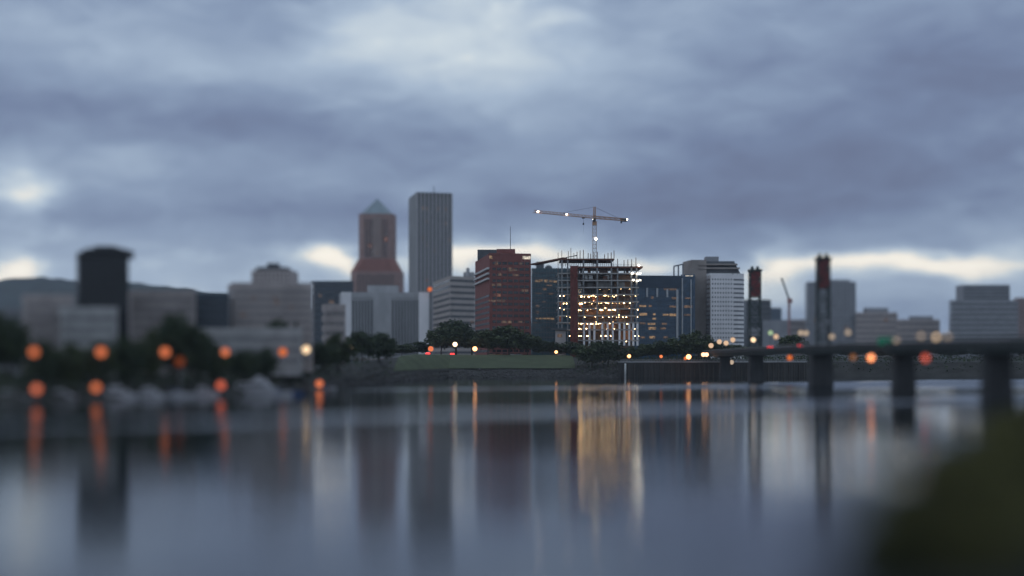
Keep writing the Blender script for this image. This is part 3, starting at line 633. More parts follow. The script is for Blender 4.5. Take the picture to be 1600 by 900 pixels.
# tower crane
cz = zs + 8
crane = thing('tower_crane', 'orange tower crane with lit jib rising above the building site', 'crane', (*XY(929, cz), 10.5))
def lattice(a, e, w, n, name, m, parent, t=.16, tri=False):
    a, e = Vector(a), Vector(e); d = (e - a); u = Vector((0, 0, 1)) if abs(d.normalized().z) < .7 else Vector((1, 0, 0)); s = d.normalized().cross(u).normalized(); u = s.cross(d.normalized())
    offs = [s * w / 2 - u * w / 2, -s * w / 2 - u * w / 2] + ([u * w / 2] if tri else [-s * w / 2 + u * w / 2, s * w / 2 + u * w / 2])
    mb = MB(); k = len(offs)
    for o_ in offs: mb.bar(a + o_, e + o_, t * 1.5)
    for i in range(n):
        p, q = a + d * (i / n), a + d * ((i + 1) / n)
        for j in range(k):
            o1, o2 = offs[j], offs[(j + 1) % k]; mb.bar(p + o1, p + o2, t); mb.bar(p + (o1 if i % 2 else o2), q + (o2 if i % 2 else o1), t)
    return mb.build(name, m, parent)
top = XY(929, cz); zj = ZH(339.5, cz)
lattice((top.x, top.y, ZH(404, zs) - 40), (top.x, top.y, ZH(346, cz)), 2.4, 26, 'mast', mat('pale_crane_steel', (.40, .33, .29), .6, .2, .5), crane, .15)
MB().box((top.x, top.y, ZH(349, cz)), (2.8, 2.8, 2.4)).build('slewing_ring', crane_paint, crane)
MB().box((top.x - .3, top.y - 1.6, ZH(344, cz)), (1.7, 1.4, 2.2)).build('cab', steel_dk, crane)
lattice((top.x, top.y, ZH(347, cz)), (top.x, top.y, ZH(323, cz)), 1.3, 7, 'tower_peak', crane_paint, crane, .2)
JL = P(834, 330, cz * 222.5 / 232); JR = P(978, 343.5, cz * 222.5 / 218.5); JL.z = JR.z = zj
cj = Vector((top.x, top.y, zj))
jib = lattice(cj, JL, 1.6, 34, 'jib', crane_paint, crane, .12, True); cj_b = lattice(cj, JR, 1.5, 12, 'counter_jib', crane_paint, crane, .2)
pk = Vector((top.x, top.y, ZH(323.5, cz)))
for q in (cj + (JL - cj) * .55, cj + (JL - cj) * .9 if False else None, cj + (JR - cj) * .75):
    if q is not None: MB().bar(pk, q + Vector((0, 0, .7)), .13).build('tie_bar', steel_dk, crane)
q = cj + (JR - cj) * .93; MB().box((q.x, q.y, q.z - .3), (4.2, 1.8, 2.0), math.atan2((JR - cj).y, (JR - cj).x)).build('counterweight', grey_dark, crane)
q2 = cj + (JR - cj) * .85; MB().box((q2.x, q2.y, q2.z - 1.8), (1.1, 1.0, 1.4)).build('counterweight', grey_dark, crane)
q = cj + (JL - cj) * .19; tr = MB().box((q.x, q.y, q.z - 1.2), (1.7, 1.3, .6)).build('trolley', steel_dk, crane)
MB().bar((q.x, q.y, q.z - 1.4), (q.x, q.y, q.z - 4.5), .12).bar((q.x, q.y, q.z - 6), (q.x, q.y, q.z - 12), .06).box((q.x, q.y, q.z - 5), (.9, .7, 1.2)).build('hook_block', steel_dk, tr)
for k, (p, r) in enumerate(((cj + (JL - cj) * .935, .62), (cj + (JL - cj) * .47, .5), (JR + Vector((.6, -.3, .2)), .55), (Vector((top.x + .8, top.y - 1.4, ZH(373.5, cz))), .75), (Vector((top.x - .9, top.y - 1.4, ZH(343, cz))), .35))):
    MB().ball(tuple(p), r, 10, 6).build('crane_lamp', FLOOD, crane)
# far pale crane behind the bridge
fc = thing('tower_crane', 'faint distant crane with red base between the two lift towers', 'crane', (*XY(1233, 1550), 8))
lattice((*XY(1233, 1550), 8), (*XY(1233, 1550), ZH(470, 1550)), 2.2, 14, 'mast', mat('faded_red_steel', (.40, .20, .19), .7, .2, .5), fc, .35)
lattice(P(1233, 468, 1550), P(1221, 434, 1550), 1.6, 10, 'jib', grey_wall, fc, .3); MB().box(tuple(P(1234, 470, 1550)), (5, 3, 5)).build('counterweight', MATS['faded_red_steel'], fc)

# ------------------------------------------------------------------ sea wall
z0 = bank_z(975) - .8
wall = thing('sea_wall', 'dark timber-faced sea wall running from park to bridge', 'wall', (*XY(1040, z0), 0))
seg = [XY(px, bank_z(px) - 1.0) for px in (970, 1010, 1060, 1110, 1180, 1260)]
mb = MB()
for a, e in zip(seg, seg[1:]): mb.fbox(a, e, 0, (e - a).length, -1.5, 8.6, -3, 0)
mb.build('wall_face', mat('tarred_timber', (.05, .047, .045), .9, .45, .5, stretch=(1, 1, .1)), wall)
mb = MB()
for a, e in zip(seg, seg[1:]): mb.fbox(a, e, 0, (e - a).length, 8.6, 9.2, -3.2, .35)
mb.build('coping', concrete, wall)
for a, e in zip(seg, seg[1:]):
    n = max(1, int((e - a).length / 3.2))
    for i in range(n): p = a + (e - a) * (i + .5) / n; MB().lathe((p.x, p.y - .3, -1.5), [(.32, 0), (.30, 9.4)], 8).build('pile', timber, wall)
mb = MB()
for a, e in zip(seg, seg[1:]):
    for hh in (.55, 1.1): mb.bar((a.x, a.y + 1, 9.2 + hh), (e.x, e.y + 1, 9.2 + hh), .09)
    for i in range(12): p = a + (e - a) * i / 12; mb.bar((p.x, p.y + 1, 9.2), (p.x, p.y + 1, 10.35), .1)
mb.build('railing', alu, wall)
p = XY(977, z0 - 3); o = MB().lathe((p.x, p.y, -2), [(.5, 0), (.5, 9.6), (.35, 10.1)], 10).build('mooring_post', white_paint, smooth=True)
tag(o, 'white mooring post in the water at the left end of the sea wall', 'post')

# ------------------------------------------------------------------ lift bridge (runs almost straight away from us at x = 119)
BX, BW = 115.0, 9.0
def DK(y): return 14.2 + .6 * math.sin(max(0, min(1, (y - 300) / 560)) * math.pi)
bridge = thing('lift_bridge', 'dark steel lift bridge on piers with two red-topped towers', 'bridge', (BX + BW / 2, 560, 0))
ys = list(range(250, 861, 20)); mb = MB(); pr = [(0, 0), (BW, 0), (BW, -.5), (0, -.5)]
def sweep(mb, prof):
    n = len(prof); vs = [(BX + a, y, DK(y) + c) for y in ys for a, c in prof]; fs = [list(range(n))[::-1], list(range((len(ys) - 1) * n, len(ys) * n))]
    for i in range(len(ys) - 1):
        for k in range(n): fs.append([i * n + k, i * n + (k + 1) % n, (i + 1) * n + (k + 1) % n, (i + 1) * n + k])
    return mb.add(vs, fs)
sweep(MB(), pr).build('deck', asphalt, bridge)
for x in (.4, BW - .8): sweep(MB(), [(x, -.5), (x + .4, -.5), (x + .4, -2.3), (x, -2.3)]).build('girder', bridge_green, bridge)
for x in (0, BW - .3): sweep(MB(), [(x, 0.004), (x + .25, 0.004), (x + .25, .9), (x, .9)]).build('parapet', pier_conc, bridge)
for x in (.12, BW - .18):
    mb = MB(); sweep(mb, [(x, 1.35), (x + .1, 1.35), (x + .1, 1.5), (x, 1.5)])
    for y in range(252, 858, 3): mb.bar((BX + x + .05, y, DK(y) + .9), (BX + x + .05, y, DK(y) + 1.4), .1)
    mb.build('railing', alu, bridge)
mb = MB()
for y in range(252, 858, 6): mb.box((BX + .3, y, DK(y) - 1.4), (.25, .3, 1.7)); mb.bar((BX + .3, y, DK(y) - .7), (BX + .3, y + 6, DK(y) - 2.1), .2)
mb.build('stiffener', bridge_green, bridge)
for y, wx, wy in ((690, 6, 7), (545, 7.4, 7), (430, 5.6, 5), (347, 5.8, 5), (790, 5, 5)):
    cx = BX + BW / 2
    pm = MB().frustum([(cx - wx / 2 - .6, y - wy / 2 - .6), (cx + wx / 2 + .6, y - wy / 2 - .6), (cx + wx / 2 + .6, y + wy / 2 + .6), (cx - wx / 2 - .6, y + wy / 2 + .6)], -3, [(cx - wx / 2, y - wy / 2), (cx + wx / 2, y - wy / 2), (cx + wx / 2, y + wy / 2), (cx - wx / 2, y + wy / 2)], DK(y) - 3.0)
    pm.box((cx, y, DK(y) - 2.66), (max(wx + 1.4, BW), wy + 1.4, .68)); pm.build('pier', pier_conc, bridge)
for y, ztop, ww in ((690, 53.6, 5.0), (545, 49, 4.4)):
    cx = (119.0 if y == 690 else 120.4) - ww / 2
    tw = lattice((cx + ww / 2, y, DK(y)), (cx + ww / 2, y, ztop), ww, 9, 'lift_tower', bridge_green, bridge, .32)
    zc0 = ztop - (12.5 if y == 690 else 11)
    MB().box((cx + ww / 2, y, (zc0 + ztop - .3) / 2), (ww - .6, ww - .5, ztop - .3 - zc0)).build('counterweight', bridge_red, tw)
    MB().box((cx + ww / 2, y, ztop + .3), (ww + 1.2, ww + 1.0, 1.0)).build('tower_cap', bridge_green, tw)
    for s in (-1, 1): MB().lathe((cx + ww / 2 + s * 1.3, y, ztop + .8), [(.8, 0), (.8, .9), (.4, 1.6)], 10).build('sheave', bridge_green, tw)
    MB().box((cx + ww / 2, y, DK(y) + 9), (ww - .2, ww - .2, 4)).build('machine_house', grey_wall, tw)

# ------------------------------------------------------------------ street lamps
def lamp(label, px, py, z, base, r, m, arm=False, group=None, name='street_lamp'):
    if name == 'street_lamp' and px < 600: z = bank_z(px) + 2.5; base = terrain_h(px, 2.5) - .1
    p = P(px, py, z); t = thing(name, label, 'lamp', (p.x, p.y, base), group)
    MB().lathe((p.x, p.y, base), [(.22, 0), (.14, .5), (.09, max(.8, p.z - base - r * .6))], 8).build('pole', lamp_iron, t)
    MB().ball(tuple(p), r, 14, 9).build('globe', m, t, True)
    MB().lathe((p.x, p.y, p.z + r * .92), [(r * .5, 0), (r * .28, .12), (.05, .3)], 10).build('cap', lamp_iron, t)
    return t
G1 = 'orange lamps along the left bank'
for px, py, z, lab in ((53, 550, 345, 'orange street lamp at far left, nearest the left edge of the frame'), (158, 550, 352, 'orange street lamp on the bank below the squat black tower'),
                       (258, 550, 365, 'orange street lamp on the bank below the tan low block'), (352, 550, 395, 'orange street lamp in front of the long low white building')):
    lamp(lab, px, py, z, 4.0, random.uniform(.95, 1.2) * z / 350, ORANGE, group=G1)
lamp('dim orange street lamp half hidden among trees, left of the long white building', 281, 565, 385, 4.0, 1.3, emit('sodium_faint', (1, .2, .05), .16), group=G1)
lamp('darker orange street lamp left of the dark conifer', 442, 550, 450, 5.0, 1.25, ORANGE_DIM, group=G1)
lamp('pale white street lamp beside the dark conifer on the left bank', 478, 546, 470, 5.2, 1.4, PALE)
lamp('pale street lamp left of the big dark riverside tree', 547, 543.5, 560, 7, 1.35, PALE)
lamp('orange street lamp at the left end of the lawn', 673, 545, 872, 12.4, 1.7, ORANGE)
lamp('pale street lamp among park trees behind the lawn', 711, 538, 875, 12.4, 1.5, emit('pale_hot', (1, .74, .48), 2.6))
lamp('orange street lamp under park trees in front of the red brick block', 742, 545, 875, 12.4, 1.45, ORANGE_HOT)
lamp('bright orange street lamp at the right end of the lawn below the building site', 869, 550, 880, 12.3, .95, ORANGE_HOT)
lamp('small pinkish path lamp in the trees right of the lawn', 913, 553, 822, 8, .45, emit('pink_lamp', (1, .45, .32), 4.0))
lamp('bright twin-looking orange lamp on the left part of the sea wall', 983, 556.5, 808, 9.2, 1.0, ORANGE_HOT)
lamp('small dull orange lamp on the middle of the sea wall', 1033, 557, 810, 9.2, .9, emit('dull_orange', (1, .25, .08), 1.2))
lamp('orange lamp on the right part of the sea wall', 1076, 557.5, 812, 9.2, 1.4, ORANGE_HOT)
lamp('small dark orange lamp just left of the right sea wall lamp', 1071, 560, 815, 9.2, 1.0, ORANGE_DIM)
lamp('pale orange lamp at the bridge foot, left of a pair', 1099, 554, 812, 9.2, 1.2, emit('peach_lamp', (1, .52, .28), 3.2))
lamp('pale orange lamp at the bridge foot, right of a pair', 1104, 554, 813, 9.2, 1.2, MATS['peach_lamp'])
lamp('pale lamp below the bridge deck above the sea wall', 1143, 566, 797, 3.0, 1.3, PALE_DIM)
labs = ['leftmost pale lamp on the bridge at its shore end', 'pale bridge lamp second from the shore end', 'pale bridge lamp third from the shore end', 'pale bridge lamp just right of the white block', 'bright pale bridge lamp below the left lift tower',
        'greenish pale bridge lamp in front of the stepped block', 'pale bridge lamp right of the greenish one', 'dim pale bridge lamp left of the right lift tower', 'faint pale bridge lamp next to a dim one, left of the right lift tower', 'dim amber bridge lamp at the foot of the right lift tower',
        'faint bridge lamp in front of the broad grey slab', 'faint bridge lamp right of the green road sign', 'dim pale bridge lamp left of the brightest one', 'brightest pale bridge lamp, right of the green sign', 'faint bridge lamp right of the brightest one']
for (px, py, k), lab in zip(((1111, 540, 1), (1124, 534, 1), (1134.5, 536, 1), (1145, 531, 1), (1177, 531, 2), (1204, 520, 3), (1212.5, 526, 1), (1259.5, 520.5, 0), (1251, 520, 0), (1300, 526, 0), (1325, 519.5, 0), (1401, 532, 0), (1439, 525, 0), (1463, 527, 2), (1481, 526, 0)), labs):
    z = F * (BX + .5) / (px - 800); lamp(lab, px, py, z, DK(z) if z < 858 else 10, 1.25 * z / 700, (PALE_DIM, emit('bridge_lamp', (1, .66, .42), .8), PALE, emit('greenish_lamp', (.62, .85, .50), .6))[k], group='lamps on the bridge', name='bridge_lamp')
def nav(label, px, py, m, r=1.0):
    z = F * (BX - .9) / (px - 800); p = P(px, py, z); t = thing('navigation_lamp', label, 'lamp', tuple(p), 'lamps on the bridge side')
    MB().ball(tuple(p), r, 12, 8).build('lens', m, t, True); MB().bar((p.x, p.y, p.z), (BX + .35, p.y, p.z), .3).build('bracket', lamp_iron, t)
nav('dull orange lamp on the bridge side between the lift towers', 1234, 559, ORANGE_DIM, 1.1)
nav('dim brown lamp on the bridge side right of the right lift tower', 1333, 558, emit('brown_lamp', (1, .4, .15), .3), .95)
nav('brightest orange lamp on the bridge side, left of the middle pier', 1361, 559, emit('orange_nav', (1, .32, .12), 3.0), 1.0)
nav('red-orange lamp on the bridge side right of the middle pier', 1446, 559.5, emit('red_nav', (1, .14, .07), 1.0), .9)
# green overhead sign
z = F * (BX + .5) / (1383 - 800); p = P(1383, 533, z)
sg = thing('road_sign', 'green overhead road sign on a post above the bridge deck', 'sign', (p.x, p.y, DK(z)))
MB().bar((p.x, p.y, DK(z)), (p.x, p.y, p.z + 1.2), .3).build('post', lamp_iron, sg); MB().box((p.x, p.y - .25, p.z), (4.6, .15, 2.2)).build('sign_panel', GREEN_SIGN, sg)

# ------------------------------------------------------------------ cars
def car(label, loc, rot, paint, lights=None, group=None, van=False, name='car'):
    t = thing(name, label, 'van' if van else 'car', loc, group)
    L_, w, h1, h2 = (5.2, 1.95, 1.15, 2.2) if van else (4.4, 1.8, .85, 1.42)
    def lp(x, y, z): return (loc[0] + math.cos(rot) * x - math.sin(rot) * y, loc[1] + math.sin(rot) * x + math.cos(rot) * y, loc[2] + z)
    def pr(mb, prof, ww):
        n = len(prof); vs = [lp(x, s * ww / 2, z) for s in (-1, 1) for x, z in prof]
        mb.add(vs, [list(range(n)), list(range(n, 2 * n))[::-1]] + [[(i + 1) % n, i, n + i, n + (i + 1) % n] for i in range(n)]); return mb
    pr(MB(), [(-L_ / 2, .3), (L_ / 2, .3), (L_ / 2 + .05, .6), (L_ / 2 - .15, h1 - .1), (L_ / 4, h1), (-L_ / 2 + .05, h1), (-L_ / 2 - .03, .6)], w).build('body', paint, t)
    pr(MB(), [(-L_ * .46, h1), (L_ * .26, h1), (L_ * .10, h2), (-L_ * .36, h2)] if not van else [(-L_ * .49, h1), (L_ * .36, h1), (L_ * .24, h2), (-L_ * .48, h2)], w * .88).build('cabin', glass_dk, t)
    pr(MB(), [(-L_ * .35, h2), (L_ * .09, h2), (L_ * .085, h2 + .05), (-L_ * .34, h2 + .05)] if not van else [(-L_ * .48, h2), (L_ * .23, h2), (L_ * .22, h2 + .05), (-L_ * .47, h2 + .05)], w * .86).build('roof', paint, t)
    for x in (-L_ * .31, L_ * .31):
        for s in (-1, 1):
            mb = MB(); c0, c1 = Vector(lp(x, s * w * .40, .32)), Vector(lp(x, s * w * .51, .32)); ax = (c1 - c0).normalized(); u = Vector((0, 0, 1)); v = ax.cross(u)
            vs = [tuple(c + (u * math.cos(a) + v * math.sin(a)) * .32) for c in (c0, c1) for a in [i * 6.2832 / 10 for i in range(10)]]
            mb.add(vs, [list(range(10)), list(range(10, 20))[::-1]] + [[i, (i + 1) % 10, 10 + (i + 1) % 10, 10 + i] for i in range(10)]).build('wheel', rubber, t)
    if lights:
        for s in (-1, 1): MB().ball(lp(-L_ / 2 - .05, s * w * .36, .75), lights, 8, 6).build('tail_light', TAIL, t)
    return t
paints = [mat('silver_paint', (.45, .45, .46), .35, .05, 1, .3), mat('rust_red_paint', (.30, .08, .04), .35, .05, 1), mat('beige_paint', (.42, .33, .22), .4, .05, 1), mat('dark_blue_paint', (.03, .05, .10), .35, .05, 1), white_paint, mat('orange_paint', (.42, .17, .05), .4, .05, 1)]
for px, k, lab in ((768, 2, 'beige car parked behind the lawn, leftmost of the row'), (779, 5, 'orange car parked behind the lawn'), (790, 1, 'rust red car parked behind the lawn'), (801, 4, 'white car parked behind the lawn under dark trees'), (811, 0, 'silver car parked at the right end of the row behind the lawn'),
                   (866, 3, 'dark blue car parked below the bright orange lamp'), (876, 4, 'white car parked near the right end of the lawn')):
    z = bank_z(px) + 90; p = XY(px, z); car(lab, (p.x, p.y, terrain_h(px, 90) + .3), random.uniform(-.1, .1), paints[k], group='cars parked behind the lawn', name='parked_car')
for px, lab in ((670, 'dark car with glowing red tail lights below the left lawn lamp'), (708, 'dark car with glowing red tail lights below the pale park lamp')):
    z = bank_z(px) + 93; p = XY(px, z); car(lab, (p.x, p.y, terrain_h(px, 93) + .3), R(80), paints[3], .8, 'cars driving away along the park')
for px, lab, k, li, vn in ((1200, 'dark car with red tail lights on the bridge left of the right lift tower', 3, .75, False), (1247, 'red-lit dark car on the bridge ahead of a white van', 3, .6, False), (1256, 'white van on the bridge beside the right lift tower', 4, None, True), (1172, 'silver car on the bridge near its shore end', 0, None, False), (1310, 'dark car on the bridge in front of the broad grey slab', 3, None, False)):
    z = F * (BX + 1.6) / (px - 800); car(lab, (BX + 2.2, z, DK(z) + .01), R(90), paints[k], li, 'traffic on the bridge', vn, 'van' if vn else 'car')

# ------------------------------------------------------------------ boats and dock
def boat(label, px, py, z, Ln, hull, kind='cruiser', rot=0.0, group='boats at the dock'):
    p = XY(px, z); t = thing({'cruiser': 'motor_boat', 'sail': 'sailing_boat', 'tent': 'covered_boat', 'row': 'small_boat'}[kind], label, 'boat', (p.x, p.y, 0), group)
    ca, sa = math.cos(rot), math.sin(rot)
    def lp(x, y, zz): return (p.x + ca * x - sa * y, p.y + sa * x + ca * y, zz)
    w = Ln * .32; hh = Ln * .13; st = [(-.5, .8), (-.3, .95), (0, 1), (.25, .85), (.42, .45), (.5, .06)]; vs = []
    for x, k in st:
        sh = hh * (1 + .35 * max(0, x + .1)); vs += [lp(x * Ln, -w / 2 * k, sh), lp(x * Ln * .95, -w / 2 * k * .75, .0), lp(x * Ln * .9, 0, -.35), lp(x * Ln * .95, w / 2 * k * .75, .0), lp(x * Ln, w / 2 * k, sh)]
    fs = [[0, 1, 2, 3, 4]]
    for i in range(len(st) - 1):
        for k in range(5): a, b_ = i * 5 + k, i * 5 + (k + 1) % 5; fs.append([a, a + 5, b_ + 5, b_])
    MB().add(vs, fs).build('hull', hull, t)
    def pr(prof, ww, name, m):
        n = len(prof); v2 = [lp(x * Ln, s * ww / 2, zz) for s in (-1, 1) for x, zz in prof]
        MB().add(v2, [list(range(n)), list(range(n, 2 * n))[::-1]] + [[(i + 1) % n, i, n + i, n + (i + 1) % n] for i in range(n)]).build(name, m, t)
    if kind == 'cruiser':
        pr([(-.35, hh * .9), (.28, hh * 1.1), (.16, hh * 2.0), (-.32, hh * 2.1)], w * .7, 'cabin', boat_white); pr([(-.28, hh * 1.45), (.19, hh * 1.5), (.16, hh * 1.9), (-.28, hh * 1.9)], w * .73, 'window_band', glass_dk)
        pr([(-.30, hh * 2.1), (.05, hh * 2.1), (.0, hh * 2.75), (-.26, hh * 2.75)], w * .5, 'flybridge', boat_white)
        mb = MB(); mb.bar(lp(-.1 * Ln, 0, hh * 2.7), lp(-.1 * Ln, 0, hh * 4.2), .08); mb.build('radio_mast', alu, t)
    elif kind == 'sail':
        pr([(-.25, hh * .9), (.2, hh * 1.1), (.12, hh * 1.5), (-.22, hh * 1.5)], w * .55, 'cabin', boat_white)
        MB().bar(lp(.05 * Ln, 0, hh), lp(.05 * Ln, 0, Ln * 1.15), .16, .1).build('mast', alu, t); MB().bar(lp(.05 * Ln, 0, hh * 2), lp(-.4 * Ln, 0, hh * 2.1), .3).build('furled_sail', canvas, t)
    elif kind == 'tent':
        pr([(-.48, hh), (.36, hh * 1.15), (.28, hh * 2.2), (.06, hh * 3.3), (-.12, hh * 2.2), (-.46, hh * 2.0)], w * .85, 'white_cover', boat_white); pr([(-.4, hh * 1.25), (.22, hh * 1.35), (.2, hh * 1.8), (-.4, hh * 1.75)], w * .88, 'window_band', glass_gr)
    else:
        pr([(-.2, hh), (.1, hh), (.05, hh * 1.6), (-.18, hh * 1.6)], w * .6, 'cover', canvas)
def WZ(y): return F * H / (y - HOR)
for lab, px, wy, Ln, hull, kind, rot in (('white cruiser moored at the left edge of the frame', 20, 627, 7.5, boat_white, 'cruiser', .1), ('navy sailing boat with bare mast, second from the left edge', 58, 625.5, 6.5, boat_blue, 'sail', .3),
      ('white cruiser moored under the second orange bank lamp', 98, 625, 7, boat_white, 'cruiser', -.1), ('white sailing boat with bare mast left of the third lamp', 143, 623.5, 6.5, boat_white, 'sail', .15), ('long white cruiser in the middle of the left dock', 187, 623, 9, boat_white, 'cruiser', .05),
      ('white cruiser right of the longest one on the left dock', 236, 622, 7.5, boat_white, 'cruiser', -.2), ('white sailing boat with bare mast at the right end of the dock', 280, 620.5, 7, boat_white, 'sail', .2), ('small white cruiser beside the right-hand dock lamp', 322, 619, 7, boat_white, 'cruiser', .1),
      ('large white boat under a peaked cover, biggest on the left shore', 400, 615, 12, boat_white, 'tent', .05), ('low white motor boat right of the large covered boat', 437, 618, 7, boat_white, 'row', .0), ('small blue boat at the right end of the moorings', 458, 617, 6, boat_blue, 'row', .2), ('small grey boat beside the last dock lamp', 512, 609, 6, alu, 'row', -.1)):
    boat(lab, px, 0, WZ(wy), Ln * 1.05, hull, kind, rot)
dk = thing('floating_dock', 'long grey floating dock behind the moored boats', 'dock', (*XY(180, WZ(622.5)), 0))
pts = [XY(-60, WZ(630)), XY(180, WZ(622.5)), XY(340, WZ(617)), XY(500, WZ(608))]
mb = MB()
for a, e in zip(pts, pts[1:]): mb.fbox(a, e, 0, (e - a).length, -.2, .55, -2.2, 0)
mb.build('decking', wood_dock, dk)
for a, e in zip(pts, pts[1:]):
    for i in range(6): q = a + (e - a) * i / 6; MB().lathe((q.x, q.y + 1, -2), [(.2, 0), (.2, 5.2), (.05, 5.6)], 8).build('dock_pile', timber, dk)
for px, py, wy, lab, m in ((57, 608, 629, 'dull reddish lamp on a low dock post among the leftmost boats', emit('dull_red_dock', (1, .24, .12), .9)), (150, 605.5, 625, 'bright orange lamp on a low dock post below the second bank lamp', ORANGE), (345, 602, 619, 'reddish orange lamp on a low dock post left of the large covered boat', emit('red_dock', (1, .19, .10), .8)), (499, 599.5, 609, 'orange lamp on a low dock post right of the small blue boat', ORANGE)):
    z = WZ(wy) - 4; lamp(lab, px, py, z, -.5, random.uniform(.85, 1.1) * z / 350, m, group='lamps on low dock posts', name='dock_lamp')

# ------------------------------------------------------------------ trees
def leafy(name, m, nclump, nleaf, ls, flat=.9, seed=1, cone=False, r_cl=.34):
    rnd = random.Random(seed); mb = MB()
    for c in range(nclump):
        while True:
            q = Vector((rnd.uniform(-1, 1), rnd.uniform(-1, 1), rnd.uniform(-1, 1)))
            if .25 < q.length < 1: break
        if cone: hh = rnd.random() ** 1.4; rr = (1 - hh) * .95; a = rnd.uniform(0, 6.28); ctr = Vector((math.cos(a) * rr * rnd.uniform(.4, 1), math.sin(a) * rr * rnd.uniform(.4, 1), hh * 2 - 1)); rc = .12 + .18 * (1 - hh)
        else:
            lob = 1 + .16 * math.sin(3 * math.atan2(q.y, q.x) + seed) ; ctr = Vector((q.x * .78 * lob, q.y * .78 * lob, q.z * .72 + .05 * math.sin(5 * q.x + seed))); rc = r_cl * rnd.uniform(.6, 1.25)
            if ctr.z < -.45: ctr.z *= .75
        for l in range(nleaf):
            d = Vector((rnd.gauss(0, 1), rnd.gauss(0, 1), rnd.gauss(0, 1))).normalized() * rc * rnd.random() ** .5; d.z *= flat
            p = ctr + d; s = ls * rnd.uniform(.6, 1.4); u = Vector((rnd.gauss(0, 1), rnd.gauss(0, 1), rnd.gauss(0, .7))).normalized(); v = u.cross(Vector((rnd.gauss(0, 1), rnd.gauss(0, 1), rnd.gauss(0, 1)))).normalized()
            mb.add([p - u * s, p + v * s * .55, p + u * s, p - v * s * .55], [[0, 1, 2, 3]])
    me = bpy.data.meshes.new(name); me.from_pydata(mb.v, [], mb.f); me.materials.append(m); return me
def trunkmesh(name, seed):
    rnd = random.Random(seed); mb = MB(); pts = [Vector((0, 0, -1.6))]
    for i in range(4): pts.append(pts[-1] + Vector((rnd.uniform(-.06, .06), rnd.uniform(-.06, .06), .42)))
    for i in range(4): mb.bar(pts[i], pts[i + 1], .14 - .025 * i, .14 - .025 * (i + 1))
    for i in range(9):
        a = rnd.uniform(0, 6.28); s = pts[rnd.randint(2, 4)]; e = s + Vector((math.cos(a) * rnd.uniform(.3, .65), math.sin(a) * rnd.uniform(.3, .65), rnd.uniform(.25, .7))); mb.bar(s, e, .06, .02)
    me = bpy.data.meshes.new(name); me.from_pydata([tuple(v) for v in mb.v], [], mb.f); me.materials.append(bark); return me
CR = [leafy('crown', (leaf_a, leaf_b)[i % 2], 52, 70, .082, seed=i + 3) for i in range(5)]; CC = leafy('crown', leaf_c, 60, 40, .07, seed=20, cone=True)
TR = [trunkmesh('trunk', i) for i in range(3)]
def tree(label, px, ytop, hw, ybase, z, conifer=False, group='trees along the far bank', v=None):
    z = max(z, bank_z(px) + 9); bot = terrain_h(px, z - bank_z(px)) - .1; top = ZH(ytop, z); hgt = max(3.0, top - bot); w = hw / F * z; p = XY(px, z)
    t = thing('conifer_tree' if conifer else 'tree', label, 'tree', (p.x, p.y, bot), group)
    i = random.randint(0, 4) if v is None else v
    def mk(name, me, loc, sc, rz):
        o = bpy.data.objects.new(name, me); COL.objects.link(o); o.parent = t; o.location = loc; o.scale = sc; o.rotation_euler = (0, 0, rz); return o
    cz_ = hgt * (.5 if conifer else .56); rz = random.uniform(0, 6.28)
    mk('crown', CC if conifer else CR[i], (0, 0, cz_), (w, w, hgt * (.48 if conifer else .46)), rz)
    mk('trunk', TR[i % 3], (0, 0, hgt * .5), (hgt * .32, hgt * .32, hgt * .32), rz)
